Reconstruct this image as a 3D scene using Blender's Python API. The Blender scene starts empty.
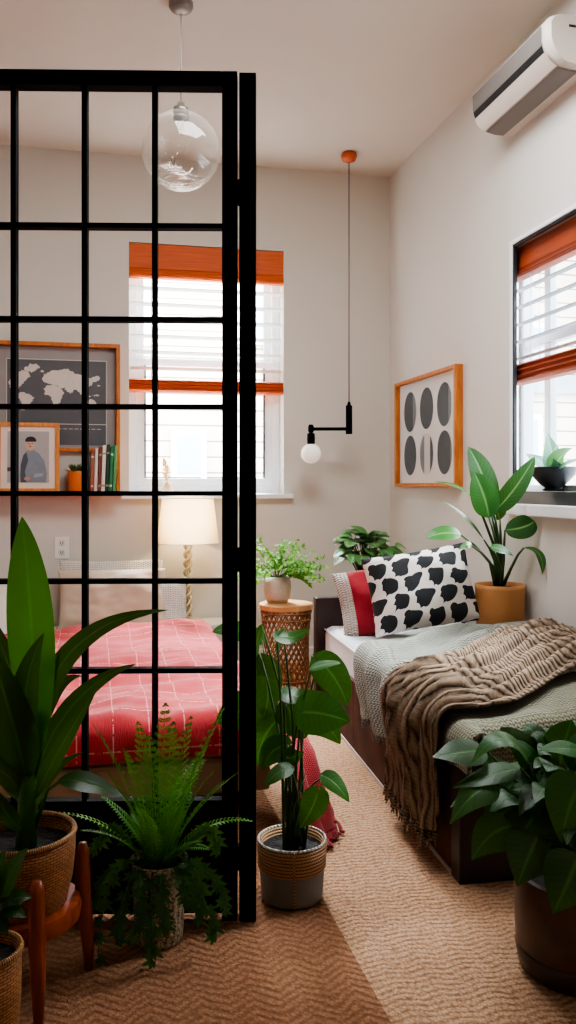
import bpy, math, random
from mathutils import Vector, noise
R = math.radians
PI = math.pi
random.seed(7)
sc = bpy.context.scene
col = sc.collection

# ------------------------------------------------------------------ helpers
CAM = Vector((0.0, 0.0, 1.2))
YAW = R(12.8)
FWD = Vector((math.sin(YAW), math.cos(YAW), 0))
RGT = Vector((math.cos(YAW), -math.sin(YAW), 0))
FOC = 850.0

def at(px, py, d):
    """a place in the room from its bearing and its distance in front of the camera"""
    return CAM + FWD * d + RGT * ((px - 288) * d / FOC) + Vector((0, 0, (485 - py) * d / FOC))

def hexc(h, a=1.0):
    h = h.lstrip('#')
    c = [int(h[i:i + 2], 16) / 255 for i in (0, 2, 4)]
    return tuple([(x / 12.92 if x <= 0.04045 else ((x + 0.055) / 1.055) ** 2.4) for x in c] + [a])

def fbm(x, y, z=0.0, o=3):
    return noise.fractal(Vector((x, y, z)), 1.0, 2.0, o)

def sstep(a, b, x):
    t = max(0.0, min(1.0, (x - a) / (b - a)))
    return t * t * (3 - 2 * t)

def lerp(a, b, t):
    return a + (b - a) * t

def interp(pts, x):
    if x <= pts[0][0]: return pts[0][1]
    for (a, fa), (b, fb) in zip(pts, pts[1:]):
        if x <= b: return lerp(fa, fb, (x - a) / (b - a))
    return pts[-1][1]

class MB:
    """collects shapes in room coordinates; build() links them as one mesh"""
    def __init__(s):
        s.v = []; s.f = []; s.uv = []; s.lc = []; s.m = []; s.mi = 0
    def vert(s, p, uv=(0, 0), lc=(0, 0.5, 0.5)):
        s.v.append(Vector(p)); s.uv.append(uv); s.lc.append(lc)
        return len(s.v) - 1
    def face(s, idx):
        s.f.append(tuple(idx)); s.m.append(s.mi)
    def box(s, a, b, f=None):
        x0, y0, z0 = a; x1, y1, z1 = b
        P = [(x0, y0, z0), (x1, y0, z0), (x1, y1, z0), (x0, y1, z0), (x0, y0, z1), (x1, y0, z1), (x1, y1, z1), (x0, y1, z1)]
        i = []
        for p in P:
            q = Vector(f(*p)) if f else Vector(p)
            i.append(s.vert(q, (p[0] + p[1], p[2] if abs(z1 - z0) > 0.02 else p[1])))
        for q in ((3, 2, 1, 0), (4, 5, 6, 7), (0, 1, 5, 4), (1, 2, 6, 5), (2, 3, 7, 6), (3, 0, 4, 7)):
            s.face([i[k] for k in q])
        return s
    def obox(s, c, ax, ay, az):
        c, ax, ay, az = Vector(c), Vector(ax), Vector(ay), Vector(az)
        i = [s.vert(c + ax * a + ay * b + az * d, (a * ax.length + b * ay.length, d * az.length)) for d in (-1, 1) for b in (-1, 1) for a in (-1, 1)]
        for q in ((0, 2, 3, 1), (4, 5, 7, 6), (0, 1, 5, 4), (1, 3, 7, 5), (3, 2, 6, 7), (2, 0, 4, 6)):
            s.face([i[k] for k in q])
        return s
    def tube(s, pts, r, n=8, cap=True, lc=(0.3, 0.5, 0.5)):
        pts = [Vector(p) for p in pts]
        rs = r if isinstance(r, (list, tuple)) else [r] * len(pts)
        if len(rs) != len(pts):
            rs = [lerp(rs[0], rs[-1], k / (len(pts) - 1)) for k in range(len(pts))]
        prev = None; rings = []; L = 0
        for k, p in enumerate(pts):
            t = (pts[min(k + 1, len(pts) - 1)] - pts[max(k - 1, 0)])
            if t.length < 1e-9: t = Vector((0, 0, 1))
            t.normalize()
            if prev is None:
                h = Vector((0, 0, 1)) if abs(t.z) < 0.9 else Vector((1, 0, 0))
                a = t.cross(h).normalized()
            else:
                a = (prev - t * prev.dot(t))
                a = a.normalized() if a.length > 1e-6 else t.orthogonal().normalized()
            prev = a
            b = t.cross(a)
            if k: L += (p - pts[k - 1]).length
            rings.append([s.vert(p + (a * math.cos(2 * PI * j / n) + b * math.sin(2 * PI * j / n)) * rs[k], (j / n * 2 * PI * rs[k], L), lc) for j in range(n)])
        for A, B in zip(rings, rings[1:]):
            for j in range(n):
                s.face((A[j], A[(j + 1) % n], B[(j + 1) % n], B[j]))
        if cap:
            s.face(rings[0][::-1]); s.face(rings[-1])
        return s
    def lathe(s, c, prof, n=40, capb=False, capt=False, ph=0.0, sy=1.0, ell=None):
        c = Vector(c); rings = []; L = 0
        rm = max(p[0] for p in prof)
        for k, (r, z) in enumerate(prof):
            if k: L += math.hypot(r - prof[k - 1][0], z - prof[k - 1][1])
            rings.append([s.vert(c + Vector((r * math.cos(ph + 2 * PI * j / n), sy * r * math.sin(ph + 2 * PI * j / n), z)), (j / n * 2 * PI * rm, L)) for j in range(n + 1)])
        for A, B in zip(rings, rings[1:]):
            for j in range(n):
                s.face((A[j], A[j + 1], B[j + 1], B[j]))
        if capb: s.face(rings[0][:-1][::-1])
        if capt: s.face(rings[-1][:-1])
        return s
    def grid(s, fn, nu, nv, closed=False, flip=False):
        I = [[None] * (nv + 1) for _ in range(nu + 1)]
        for a in range(nu + 1):
            for b in range(nv + 1):
                r = fn(a / nu, b / nv)
                p, uv = r if isinstance(r, tuple) and len(r) == 2 and isinstance(r[1], tuple) else (r, (a / nu, b / nv))
                I[a][b] = s.vert(p, uv)
        for a in range(nu):
            for b in range(nv):
                q = (I[a][b], I[a + 1][b], I[a + 1][b + 1], I[a][b + 1])
                s.face(q[::-1] if flip else q)
        return s
    def sphere(s, c, r, nu=24, nv=14, sc3=(1, 1, 1)):
        c = Vector(c)
        prof = []
        rings = []
        for k in range(nv + 1):
            a = PI * k / nv
            rings.append([s.vert(c + Vector((r * sc3[0] * math.sin(a) * math.cos(2 * PI * j / nu), r * sc3[1] * math.sin(a) * math.sin(2 * PI * j / nu), -r * sc3[2] * math.cos(a))), (j / nu, k / nv)) for j in range(nu + 1)])
        for A, B in zip(rings, rings[1:]):
            for j in range(nu):
                s.face((A[j], A[j + 1], B[j + 1], B[j]))
        return s
    def leaf(s, pts, w, prof='lance', nrm=None, fold=0.12, wav=0.0, curl=0.0, n=12, tint=None, nv=4):
        """a blade along a curve through pts; w half width; nrm the way its face looks"""
        p0, p1, p2 = [Vector(p) for p in pts[:3]]
        # quadratic through p1 at t=.5
        c = p1 * 2 - (p0 + p2) * 0.5
        nrm = Vector(nrm) if nrm is not None else Vector((0, 0, 1))
        tint = random.random() if tint is None else tint
        rows = []
        ph = random.random() * 6
        for k in range(n + 1):
            t = k / n
            p = p0 * (1 - t) ** 2 + c * 2 * t * (1 - t) + p2 * t * t
            tg = ((c - p0) * 2 * (1 - t) + (p2 - c) * 2 * t)
            if tg.length < 1e-9: tg = p2 - p0
            tg.normalize()
            sd = tg.cross(nrm)
            if sd.length < 1e-5: sd = tg.orthogonal()
            sd.normalize()
            nn = sd.cross(tg)
            if prof == 'lance': ww = math.sin(PI * min(1, t ** 0.8)) ** 0.85
            elif prof == 'strap': ww = min(1, (t * 5) ** 0.6 * 0.8 + 0.2) * (1 - t ** 3.5) ** 0.8
            elif prof == 'heart': ww = (min(1.0, 1.05 * (1 - (1 - min(1, t * 3.0)) ** 2) ** 0.5 + 0.05)) * (1 - max(0, (t - 0.28) / 0.72) ** 2.0) ** 0.85
            elif prof == 'paddle': ww = max(0.0, 1 - abs(2 * t ** .85 - 1) ** 2.3) ** .75
            elif prof == 'oval': ww = max(0.0, 1 - (2 * t - 1) ** 2) ** 0.5
            elif prof == 'drop': ww = (math.sin(PI * t ** 0.62)) ** 0.9
            else: ww = math.sin(PI * t)
            ww = max(0.03, ww) * w
            row = []
            for j in range(nv + 1):
                v = 2 * j / nv - 1
                back = 0.0
                if prof == 'heart' and t < 0.25: back = -abs(v) ** 1.5 * w * 0.45 * (1 - t / 0.25)
                off = nn * (fold * abs(v) * ww - curl * v * v * ww + wav * w * math.sin(9 * t + ph + (2 if v > 0 else 0)) * v * v)
                row.append(s.vert(p + sd * v * ww + off + tg * back, (v * ww, t), (t, v * .5 + .5, tint)))
            rows.append(row)
        for A, B in zip(rows, rows[1:]):
            for j in range(nv):
                s.face((A[j], A[j + 1], B[j + 1], B[j]))
        return s
    def build(s, name, mat, parent=None, origin=None, smooth=True, bevel=0, solid=0, sub=0, auto=None):
        off = Vector((0, 0, 0))
        if parent is not None:
            p = parent
            while p.parent is not None: p = p.parent
            off = p.location.copy()
        elif origin is not None:
            off = Vector(origin)
        me = bpy.data.meshes.new(name)
        me.from_pydata([tuple(v - off) for v in s.v], [], s.f)
        mats = mat if isinstance(mat, (list, tuple)) else [mat]
        for m in mats: me.materials.append(m)
        me.polygons.foreach_set('material_index', s.m)
        me.polygons.foreach_set('use_smooth', [smooth] * len(s.f))
        ul = me.uv_layers.new(name='UVMap')
        dat = [0.0] * (2 * len(me.loops))
        for k, lp in enumerate(me.loops):
            dat[2 * k], dat[2 * k + 1] = s.uv[lp.vertex_index]
        ul.data.foreach_set('uv', dat)
        ca = me.color_attributes.new('leafc', 'FLOAT_COLOR', 'POINT')
        ca.data.foreach_set('color', [x for l in s.lc for x in (l[0], l[1], l[2], 1.0)])
        me.update()
        o = bpy.data.objects.new(name, me)
        col.objects.link(o)
        if parent is not None: o.parent = parent
        else: o.location = off
        if bevel:
            b = o.modifiers.new('bevel', 'BEVEL'); b.width = bevel; b.segments = 2; b.limit_method = 'ANGLE'; b.angle_limit = R(40)
        if solid:
            q = o.modifiers.new('solid', 'SOLIDIFY'); q.thickness = solid; q.offset = 0
        if sub:
            q = o.modifiers.new('sub', 'SUBSURF'); q.levels = sub; q.render_levels = sub
        if smooth and auto is not None:
            for e in range(1): pass
            me.set_sharp_from_angle(angle=R(auto))
        return o

def tag(o, label=None, cat=None, group=None, kind=None):
    if label: o['label'] = label
    if cat: o['category'] = cat
    if group: o['group'] = group
    if kind: o['kind'] = kind
    return o

def thing(name, label, cat, loc, group=None):
    o = bpy.data.objects.new(name, None)
    col.objects.link(o)
    o.empty_display_size = 0.05
    o.location = loc
    return tag(o, label, cat, group)

def struct(o):
    o['kind'] = 'structure'
    return o

# ------------------------------------------------------------------ materials
class NT:
    def __init__(s, name):
        s.m = bpy.data.materials.new(name); s.m.use_nodes = True
        s.t = s.m.node_tree; s.n = s.t.nodes; s.l = s.t.links
        s.n.clear()
        s.out = s.n.new('ShaderNodeOutputMaterial')
    def node(s, typ, ins=None, **kw):
        n = s.n.new('ShaderNode' + typ)
        for k, v in kw.items(): setattr(n, k, v)
        for k, v in (ins or {}).items(): s.set(n, k, v)
        return n
    def set(s, n, k, v):
        i = n.inputs[k]
        if isinstance(v, bpy.types.NodeSocket): s.l.new(v, i)
        elif isinstance(v, bpy.types.Node): s.l.new(v.outputs[0], i)
        else: i.default_value = v
    def math(s, op, a, b=0.0, c=None):
        n = s.node('Math', {0: a, 1: b}, operation=op)
        if c is not None: s.set(n, 2, c)
        return n.outputs[0]
    def mix(s, f, a, b, mode='MIX'):
        n = s.n.new('ShaderNodeMix'); n.data_type = 'RGBA'; n.blend_type = mode
        for k, v in ((0, f), (6, a), (7, b)): s.set(n, k, v)
        return n.outputs[2]
    def ramp(s, f, stops):
        n = s.node('ValToRGB', {0: f})
        e = n.color_ramp.elements
        while len(e) < len(stops): e.new(0.5)
        for k, (p, c) in enumerate(stops):
            e[k].position = p; e[k].color = c if len(c) == 4 else (*c, 1)
        return n.outputs[0]
    def coord(s, which='Object', scale=(1, 1, 1), rot=(0, 0, 0)):
        c = s.node('TexCoord')
        return s.node('Mapping', {'Vector': c.outputs[which], 'Scale': scale, 'Rotation': rot}).outputs[0]
    def bsdf(s, color, rough=0.6, bump=None, bs=0.3, bd=0.01, **kw):
        b = s.node('BsdfPrincipled', {'Base Color': color, 'Roughness': rough})
        for k, v in kw.items(): s.set(b, k.replace('_', ' '), v)
        if bump is not None:
            q = s.node('Bump', {'Strength': bs, 'Distance': bd, 'Height': bump})
            s.set(b, 'Normal', q.outputs[0])
        return b
    def done(s, sh):
        s.l.new(sh.outputs[0] if isinstance(sh, bpy.types.Node) else sh, s.out.inputs[0])
        return s.m

def m_plain(name, c, rough=0.6, var=0.06, nscale=8, bump=0.0, bscale=60, **kw):
    t = NT(name)
    c = hexc(c) if isinstance(c, str) else c
    v = t.coord('Object')
    nz = t.node('TexNoise', {'Vector': v, 'Scale': nscale, 'Detail': 4.0})
    cc = t.mix(nz.outputs[0], tuple(x * (1 - var) for x in c[:3]) + (1,), tuple(min(1, x * (1 + var)) for x in c[:3]) + (1,))
    bp = t.node('TexNoise', {'Vector': v, 'Scale': bscale, 'Detail': 3.0}).outputs[0] if bump else None
    return t.done(t.bsdf(cc, rough, bp, bump, 0.01, **kw))

def m_wood(name, c1, c2, rough=0.45, scale=(3, 3, 30), **kw):
    t = NT(name)
    v = t.coord('Object', scale)
    nz = t.node('TexNoise', {'Vector': v, 'Scale': 2.0, 'Detail': 6.0, 'Distortion': 0.6})
    cc = t.ramp(nz.outputs[0], [(0.3, hexc(c1)), (0.7, hexc(c2))])
    return t.done(t.bsdf(cc, rough, nz.outputs[0], 0.08, 0.01, **kw))

def m_leaf(name, dark, mid, rib, rough=0.35, vein=0.5, veins=34, trans=0.25, bump=0.3):
    t = NT(name)
    a = t.node('Attribute', attribute_name='leafc')
    sp = t.node('SeparateColor', {0: a.outputs['Color']})
    u, v, ti = sp.outputs[0], sp.outputs[1], sp.outputs[2]
    av = t.math('MULTIPLY', t.math('ABSOLUTE', t.math('SUBTRACT', v, 0.5)), 2.0)
    ribm = t.math('SUBTRACT', 1.0, t.math('SMOOTH_MIN', t.math('MULTIPLY', av, 9.0), 1.0, 0.2))
    ribm = t.math('MAXIMUM', ribm, 0.0)
    wv = t.math('SINE', t.math('MULTIPLY', t.math('SUBTRACT', u, t.math('MULTIPLY', av, 0.18)), float(veins) * 2))
    wv2 = t.math('MULTIPLY', t.math('POWER', t.math('ADD', t.math('MULTIPLY', wv, 0.5), 0.5), 4.0), vein)
    nz = t.node('TexNoise', {'Vector': t.coord('Object'), 'Scale': 9.0, 'Detail': 3.0})
    base = t.mix(t.math('ADD', t.math('MULTIPLY', ti, 0.7), t.math('MULTIPLY', nz.outputs[0], 0.3)), hexc(dark), hexc(mid))
    c1 = t.mix(t.math('MULTIPLY', wv2, 0.35), base, hexc(rib))
    c2 = t.mix(t.math('MULTIPLY', ribm, 0.75), c1, hexc(rib))
    h = t.math('ADD', wv2, t.math('MULTIPLY', ribm, -1.0))
    b = t.bsdf(c2, rough, h, bump, 0.003)
    tr = t.node('BsdfTranslucent', {'Color': t.mix(0.5, c2, hexc('6fa52a'))})
    mx = t.node('MixShader', {0: trans, 1: b.outputs[0], 2: tr.outputs[0]})
    return t.done(mx)

def m_weave(name, c1, c2, sx=60, sy=60, rough=0.7, bs=0.8):
    """basket weave over the unrolled surface (UV in metres)"""
    t = NT(name)
    v = t.coord('UV')
    br = t.node('TexBrick', {'Vector': v, 'Color1': hexc(c1), 'Color2': hexc(c2), 'Mortar': tuple(x * .25 for x in hexc(c2)[:3]) + (1,), 'Scale': 1.0, 'Mortar Size': 0.0016, 'Mortar Smooth': 0.9, 'Bias': 0.0, 'Brick Width': 1.0 / sx, 'Row Height': 1.0 / sy})
    nz = t.node('TexNoise', {'Vector': t.coord('UV', (1, 6, 1)), 'Scale': 40.0, 'Detail': 3.0})
    cc = t.mix(0.5, br.outputs[0], t.mix(nz.outputs[0], hexc(c2), hexc(c1)))
    cc2 = t.mix(br.outputs['Fac'], cc, tuple(x * .35 for x in hexc(c2)[:3]) + (1,))
    return t.done(t.bsdf(cc2, rough, t.math('SUBTRACT', t.math('MULTIPLY', nz.outputs[0], 0.3), br.outputs['Fac']), bs, 0.004))

def m_knit(name, c1, c2, su=90, sv=60, rough=0.9, bs=0.9, bd=0.006, nmix=0.5):
    """chunky knit: staggered stitches from two crossed waves on cloth UV in metres"""
    t = NT(name)
    uv = t.node('TexCoord').outputs['UV']
    sp = t.node('SeparateXYZ', {0: uv})
    nzl = t.node('TexNoise', {'Vector': uv, 'Scale': 14.0, 'Detail': 2.0}).outputs[0]
    x = t.math('ADD', sp.outputs[0], t.math('MULTIPLY', nzl, 0.01))
    y = sp.outputs[1]
    tri = t.math('PINGPONG', t.math('MULTIPLY', x, float(su)), 1.0)
    w = t.math('SINE', t.math('ADD', t.math('MULTIPLY', y, float(sv) * 2 * PI), t.math('MULTIPLY', tri, 3.0)))
    w2 = t.math('SINE', t.math('MULTIPLY', x, float(su) * PI))
    h = t.math('ADD', t.math('MULTIPLY', w, 0.5), t.math('MULTIPLY', t.math('ABSOLUTE', w2), 0.6))
    nz = t.node('TexNoise', {'Vector': uv, 'Scale': 260.0, 'Detail': 2.0}).outputs[0]
    f = t.math('ADD', t.math('MULTIPLY', h, 0.5), t.math('MULTIPLY', t.math('SUBTRACT', nz, 0.3), nmix))
    cc = t.ramp(f, [(0.05, hexc(c1)), (0.75, hexc(c2))])
    return t.done(t.bsdf(cc, rough, t.math('ADD', h, t.math('MULTIPLY', nz, 0.5)), bs, bd, Sheen_Weight=0.2))

def m_yarn(name, c1, c2, per=0.011, tw=420.0, rough=0.95):
    """loose chunky yarn: ropy strands running along the cloth (UV in metres)"""
    t = NT(name)
    uv = t.node('TexCoord').outputs['UV']
    sp = t.node('SeparateXYZ', {0: uv})
    nz = t.node('TexNoise', {'Vector': t.node('Mapping', {'Vector': uv, 'Scale': (9, 30, 1)}).outputs[0], 'Scale': 1.0, 'Detail': 3.0}).outputs[0]
    y = t.math('ADD', sp.outputs[1], t.math('MULTIPLY', nz, .022))
    st = t.math('ABSOLUTE', t.math('SINE', t.math('MULTIPLY', y, PI / per)))
    tw_ = t.math('ADD', t.math('MULTIPLY', t.math('SINE', t.math('ADD', t.math('MULTIPLY', sp.outputs[0], tw), t.math('MULTIPLY', y, 2.2 * PI / per))), .5), .5)
    fz = t.node('TexNoise', {'Vector': uv, 'Scale': 330.0, 'Detail': 2.0}).outputs[0]
    lo = t.node('TexNoise', {'Vector': uv, 'Scale': 7.0, 'Detail': 2.0}).outputs[0]
    h = t.math('ADD', t.math('MULTIPLY', st, .8), t.math('MULTIPLY', tw_, .14))
    f = t.math('ADD', t.math('MULTIPLY', h, .55), t.math('ADD', t.math('MULTIPLY', fz, .35), t.math('MULTIPLY', lo, .2)))
    cc = t.ramp(f, [(0.28, hexc(c1)), (0.9, hexc(c2))])
    return t.done(t.bsdf(cc, rough, t.math('ADD', h, t.math('MULTIPLY', fz, .5)), .9, .004, Specular_IOR_Level=.1))

def m_glass(name, tint=(0.95, 0.97, 0.98, 1), spec=0.08):
    t = NT(name)
    tr = t.node('BsdfTransparent', {0: tint})
    gl = t.node('BsdfGlossy', {'Roughness': 0.02})
    return t.done(t.node('MixShader', {0: spec, 1: tr.outputs[0], 2: gl.outputs[0]}))

def m_wall(name, c, bump=0.06):
    t = NT(name)
    v = t.coord('Object')
    n1 = t.node('TexNoise', {'Vector': v, 'Scale': 1.3, 'Detail': 3.0}).outputs[0]
    n2 = t.node('TexNoise', {'Vector': v, 'Scale': 120.0, 'Detail': 3.0}).outputs[0]
    a = hexc(c)
    cc = t.mix(n1, tuple(x * 0.96 for x in a[:3]) + (1,), tuple(min(1, x * 1.03) for x in a[:3]) + (1,))
    return t.done(t.bsdf(cc, 0.85, n2, bump, 0.004))

def m_carpet(name, c1, c2, per=0.07, row=0.026, herr=1.0, spk=300.0, zig=1.5, vw=-.55, cp=.6):
    t = NT(name)
    v = t.node('TexCoord').outputs['Object']
    dn = t.node('TexNoise', {'Vector': v, 'Scale': 9.0, 'Detail': 2.0})
    sp = t.node('SeparateXYZ', {0: v})
    tri = t.math('PINGPONG', t.math('DIVIDE', sp.outputs[0], per), 1.0)
    yy = t.math('ADD', t.math('DIVIDE', sp.outputs[1], row), t.math('MULTIPLY', tri, zig))
    yy = t.math('ADD', yy, t.math('MULTIPLY', dn.outputs[0], 1.3))
    w = t.math('ADD', t.math('MULTIPLY', t.math('SINE', t.math('MULTIPLY', yy, 2 * PI)), 0.5), 0.5)
    w = t.math('POWER', w, 0.6)
    seam = t.math('ABSOLUTE', t.math('SINE', t.math('MULTIPLY', t.math('DIVIDE', sp.outputs[0], per), PI)))
    nz = t.node('TexNoise', {'Vector': v, 'Scale': spk, 'Detail': 3.0}).outputs[0]
    vo = t.node('TexVoronoi', {'Vector': v, 'Scale': spk * 0.42}).outputs[0]
    h = t.math('ADD', t.math('MULTIPLY', w, herr), t.math('ADD', t.math('MULTIPLY', nz, 0.6), t.math('MULTIPLY', vo, -0.6)))
    f = t.math('ADD', t.math('MULTIPLY', w, 0.45 * herr), t.math('ADD', t.math('MULTIPLY', nz, 0.5), t.math('MULTIPLY', vo, vw)))
    cc = t.ramp(f, [(0.0, hexc(c1)), (cp, hexc(c2))])
    return t.done(t.bsdf(cc, 0.95, h, 0.8, 0.006, Specular_IOR_Level=.1))

M = {}
M['wall'] = m_wall('wall_paint', 'd3cec4')
M['wall_side'] = m_wall('side_wall_paint', 'd3cfc8')
M['ceiling'] = m_wall('ceiling_paint', 'd3cbc0')
M['white'] = m_plain('white_paint', 'e9e6e1', 0.45)
M['upvc'] = m_plain('white_window_frame', 'eef0f2', 0.35)
M['black'] = m_plain('black_steel', '080809', 0.7, 0.1, Specular_IOR_Level=.05)
M['gasket'] = m_plain('black_gasket', '121214', 0.6)
M['glass'] = m_glass('window_glass')
M['carpet_light'] = m_carpet('beige_loop_zone', '8a6549', 'd2ae90', 0.05, 0.022, 0.45, 260, .6, -.35, .5)
M['carpet_brown'] = m_carpet('brown_herringbone_zone', '7d573f', 'a67a5c', 0.06, 0.03, .7, 260)
# ------------------------------------------------------------------ room shell
XR, YB, H = 2.0, 5.61, 3.34
XL, YF = -1.7, -1.2
WT = 0.24
W1 = (0.216, 1.245, 1.14, 2.78)       # back window: x0 x1 z0 z1
W2 = (2.55, 3.80, 1.11, 2.37)         # right window: y0 y1 z0 z1

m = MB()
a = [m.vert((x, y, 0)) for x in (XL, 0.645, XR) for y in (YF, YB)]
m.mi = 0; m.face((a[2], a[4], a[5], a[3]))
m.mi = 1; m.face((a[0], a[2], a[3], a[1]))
struct(m.build('floor', [M['carpet_light'], M['carpet_brown']], smooth=False))  # carpet colour changes at one line: brown to the left, beige to the right
m = MB(); m.box((XL - .2, YF - .2, H), (XR + .3, YB + .3, H + .1)); struct(m.build('ceiling', M['ceiling'], smooth=False))
# back wall with its opening
m = MB()
x0, x1, z0, z1 = W1
m.box((XL - .2, YB, 0), (x0, YB + WT, H)); m.box((x1, YB, 0), (XR + .24, YB + WT, H))
m.box((x0, YB, 0), (x1, YB + WT, z0)); m.box((x0, YB, z1), (x1, YB + WT, H))
struct(m.build('wall_back', M['wall'], smooth=False))
# right wall, opening splayed outwards
y0, y1, z0, z1 = W2
SP = 0.40
m = MB()
def wedge(mb, ya0, ya1, yb0, yb1, za, zb):
    P = [(XR, ya0, za), (XR, ya1, za), (XR + WT, yb1, za), (XR + WT, yb0, za)]
    i = [mb.vert(p) for p in P] + [mb.vert((p[0], p[1], zb)) for p in P]
    for q in ((0, 1, 2, 3), (7, 6, 5, 4), (0, 4, 5, 1), (1, 5, 6, 2), (2, 6, 7, 3), (3, 7, 4, 0)):
        mb.face([i[k] for k in q])
wedge(m, y1, YB, y1 + SP, YB, 0, H)
wedge(m, YF, y0, YF, y0 - 0.1, 0, H)
wedge(m, y0, y1, y0 - 0.1, y1 + SP, 0, z0 - .03)
wedge(m, y0, y1, y0 - 0.1, y1 + SP, z1, H)
struct(m.build('wall_right', M['wall_side'], smooth=False))
m = MB(); m.box((XL - .1, YF, 0), (XL, YB, H)); struct(m.build('wall_left', M['wall'], smooth=False))
m = MB(); m.box((XL, YF - .1, 0), (XR, YF, H)); struct(m.build('wall_front', M['wall'], smooth=False))
m = MB(); m.box((XL, YB - .015, 0), (XR, YB, .1)); struct(m.build('baseboard_back', M['white'], smooth=False, bevel=.004))
m = MB(); m.box((XR - .015, YF, 0), (XR, YB - .015, .1)); struct(m.build('baseboard_right', M['white'], smooth=False, bevel=.004))

# window in the back wall
x0, x1, z0, z1 = W1
yw = YB + 0.13
w1 = struct(thing('window_1', None, None, ((x0 + x1) / 2, YB, z0)))
m = MB()
fw = 0.055
m.box((x0, yw, z0), (x0 + fw, yw + .07, z1)); m.box((x1 - fw, yw, z0), (x1, yw + .07, z1))
m.box((x0 + fw, yw, z0), (x1 - fw, yw + .07, z0 + fw)); m.box((x0 + fw, yw, z1 - fw), (x1 - fw, yw + .07, z1))
m.build('window_frame', M['upvc'], w1, smooth=False, bevel=.004)
zm = 2.02
def sash(mb, xa, xb, za, zb, y, t=.04, b=.05):
    mb.box((xa, y, za), (xa + b, y + t, zb)); mb.box((xb - b, y, za), (xb, y + t, zb))
    mb.box((xa + b, y, za), (xb - b, y + t, za + b)); mb.box((xa + b, y, zb - b), (xb - b, y + t, zb))
m = MB(); sash(m, x0 + fw, x1 - fw, z0 + fw, zm + .03, yw + .005)
s1 = m.build('lower_sash', M['upvc'], w1, smooth=False, bevel=.003)
m = MB()
ga, gb, gc, gd = x0 + fw + .05, x1 - fw - .05, z0 + fw + .05, zm - .02
yy = yw - .002
for bx in (((ga, yy, gc), (ga + .012, yy + .006, gd)), ((gb - .012, yy, gc), (gb, yy + .006, gd)), ((ga, yy, gc), (ga + .10, yy + .006, gc + .008)), ((.42, yy, gc), (.70, yy + .006, gc + .008)), ((.74, yy, gc), (1.06, yy + .006, gc + .008))):
    m.box(*bx)
m.build('gasket', M['gasket'], s1, smooth=False)
m = MB(); m.box((x0 + fw + .04, yw + .02, z0 + fw + .04), (x1 - fw - .04, yw + .025, zm)); m.build('pane', M['glass'], s1, smooth=False)
m = MB(); sash(m, x0 + fw, x1 - fw, zm, z1 - fw, yw + .045, .02)
s2 = m.build('upper_sash', M['upvc'], w1, smooth=False, bevel=.003)
m = MB(); m.box((x0 + fw + .04, yw + .052, zm + .04), (x1 - fw - .04, yw + .056, z1 - fw - .04)); m.build('pane', M['glass'], s2, smooth=False)
m = MB(); m.box((x0 - .05, YB - .05, z0 - .03), (x1 + .06, YB, z0)); m.box((x0, YB, z0 - .002), (x1, yw, z0 + .004)); m.build('sill', M['upvc'], w1, smooth=False, bevel=.005)

# window in the right wall
y0, y1, z0, z1 = W2
xo = XR + 0.17
w2 = struct(thing('window_2', None, None, (XR, (y0 + y1) / 2, z0)))
m = MB()   # flat white architrave on the wall
b = .022
m.box((XR - .02, y1, z0 - .02), (XR, y1 + b, z1 + b)); m.box((XR - .02, y0 - b, z0 - .02), (XR, y0, z1 + b)); m.box((XR - .02, y0, z1), (XR, y1, z1 + b))
m.build('architrave', M['upvc'], w2, smooth=False, bevel=.004)
m = MB()
m.box((XR - .012, y1 - .012, z0), (XR + .004, y1, z1)); m.box((XR - .012, y0, z1 - .012), (XR + .004, y1 - .012, z1))
m.build('gasket', M['gasket'], w2, smooth=False)
m = MB(); m.box((XR - .045, y0 - .04, z0 - .055), (XR, y1 + .035, z0)); 
m.build('sill', M['upvc'], w2, smooth=False, bevel=.006)
m = MB(); wedge(m, y0, y1, y0 - .1, y1 + SP, z0 - .03, z0 + .06); m.build('sill_slab', m_plain('dark_stone', '3b3a3b', .35, .25, 30), w2, smooth=False)
ya, yb2 = y0 - .07, y1 + SP * .17 / WT
m = MB(); f2 = .05
m.box((xo, yb2 - f2, z0), (xo + .06, yb2, z1)); m.box((xo, ya, z0), (xo + .06, ya + f2, z1)); m.box((xo, ya, z1 - f2), (xo + .06, yb2, z1)); m.box((xo, ya, z0 + .04), (xo + .06, yb2, z0 + .09))
m.box((xo + .004, ya + f2, 1.90), (xo + .05, yb2 - f2, 1.955)); m.box((xo + .008, yb2 - .30, z0 + .09), (xo + .046, yb2 - .245, 1.90)); m.box((xo + .008, yb2 - .30, 1.955), (xo + .046, yb2 - .245, z1 - f2))
m.build('window_frame', m_plain('grey_window_frame', 'b9c0c6', .4), w2, smooth=False, bevel=.003)
m = MB(); m.box((xo + .03, ya + .02, z0 + .05), (xo + .034, yb2 - .02, z1 - .02)); m.build('pane', M['glass'], w2, smooth=False)

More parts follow.
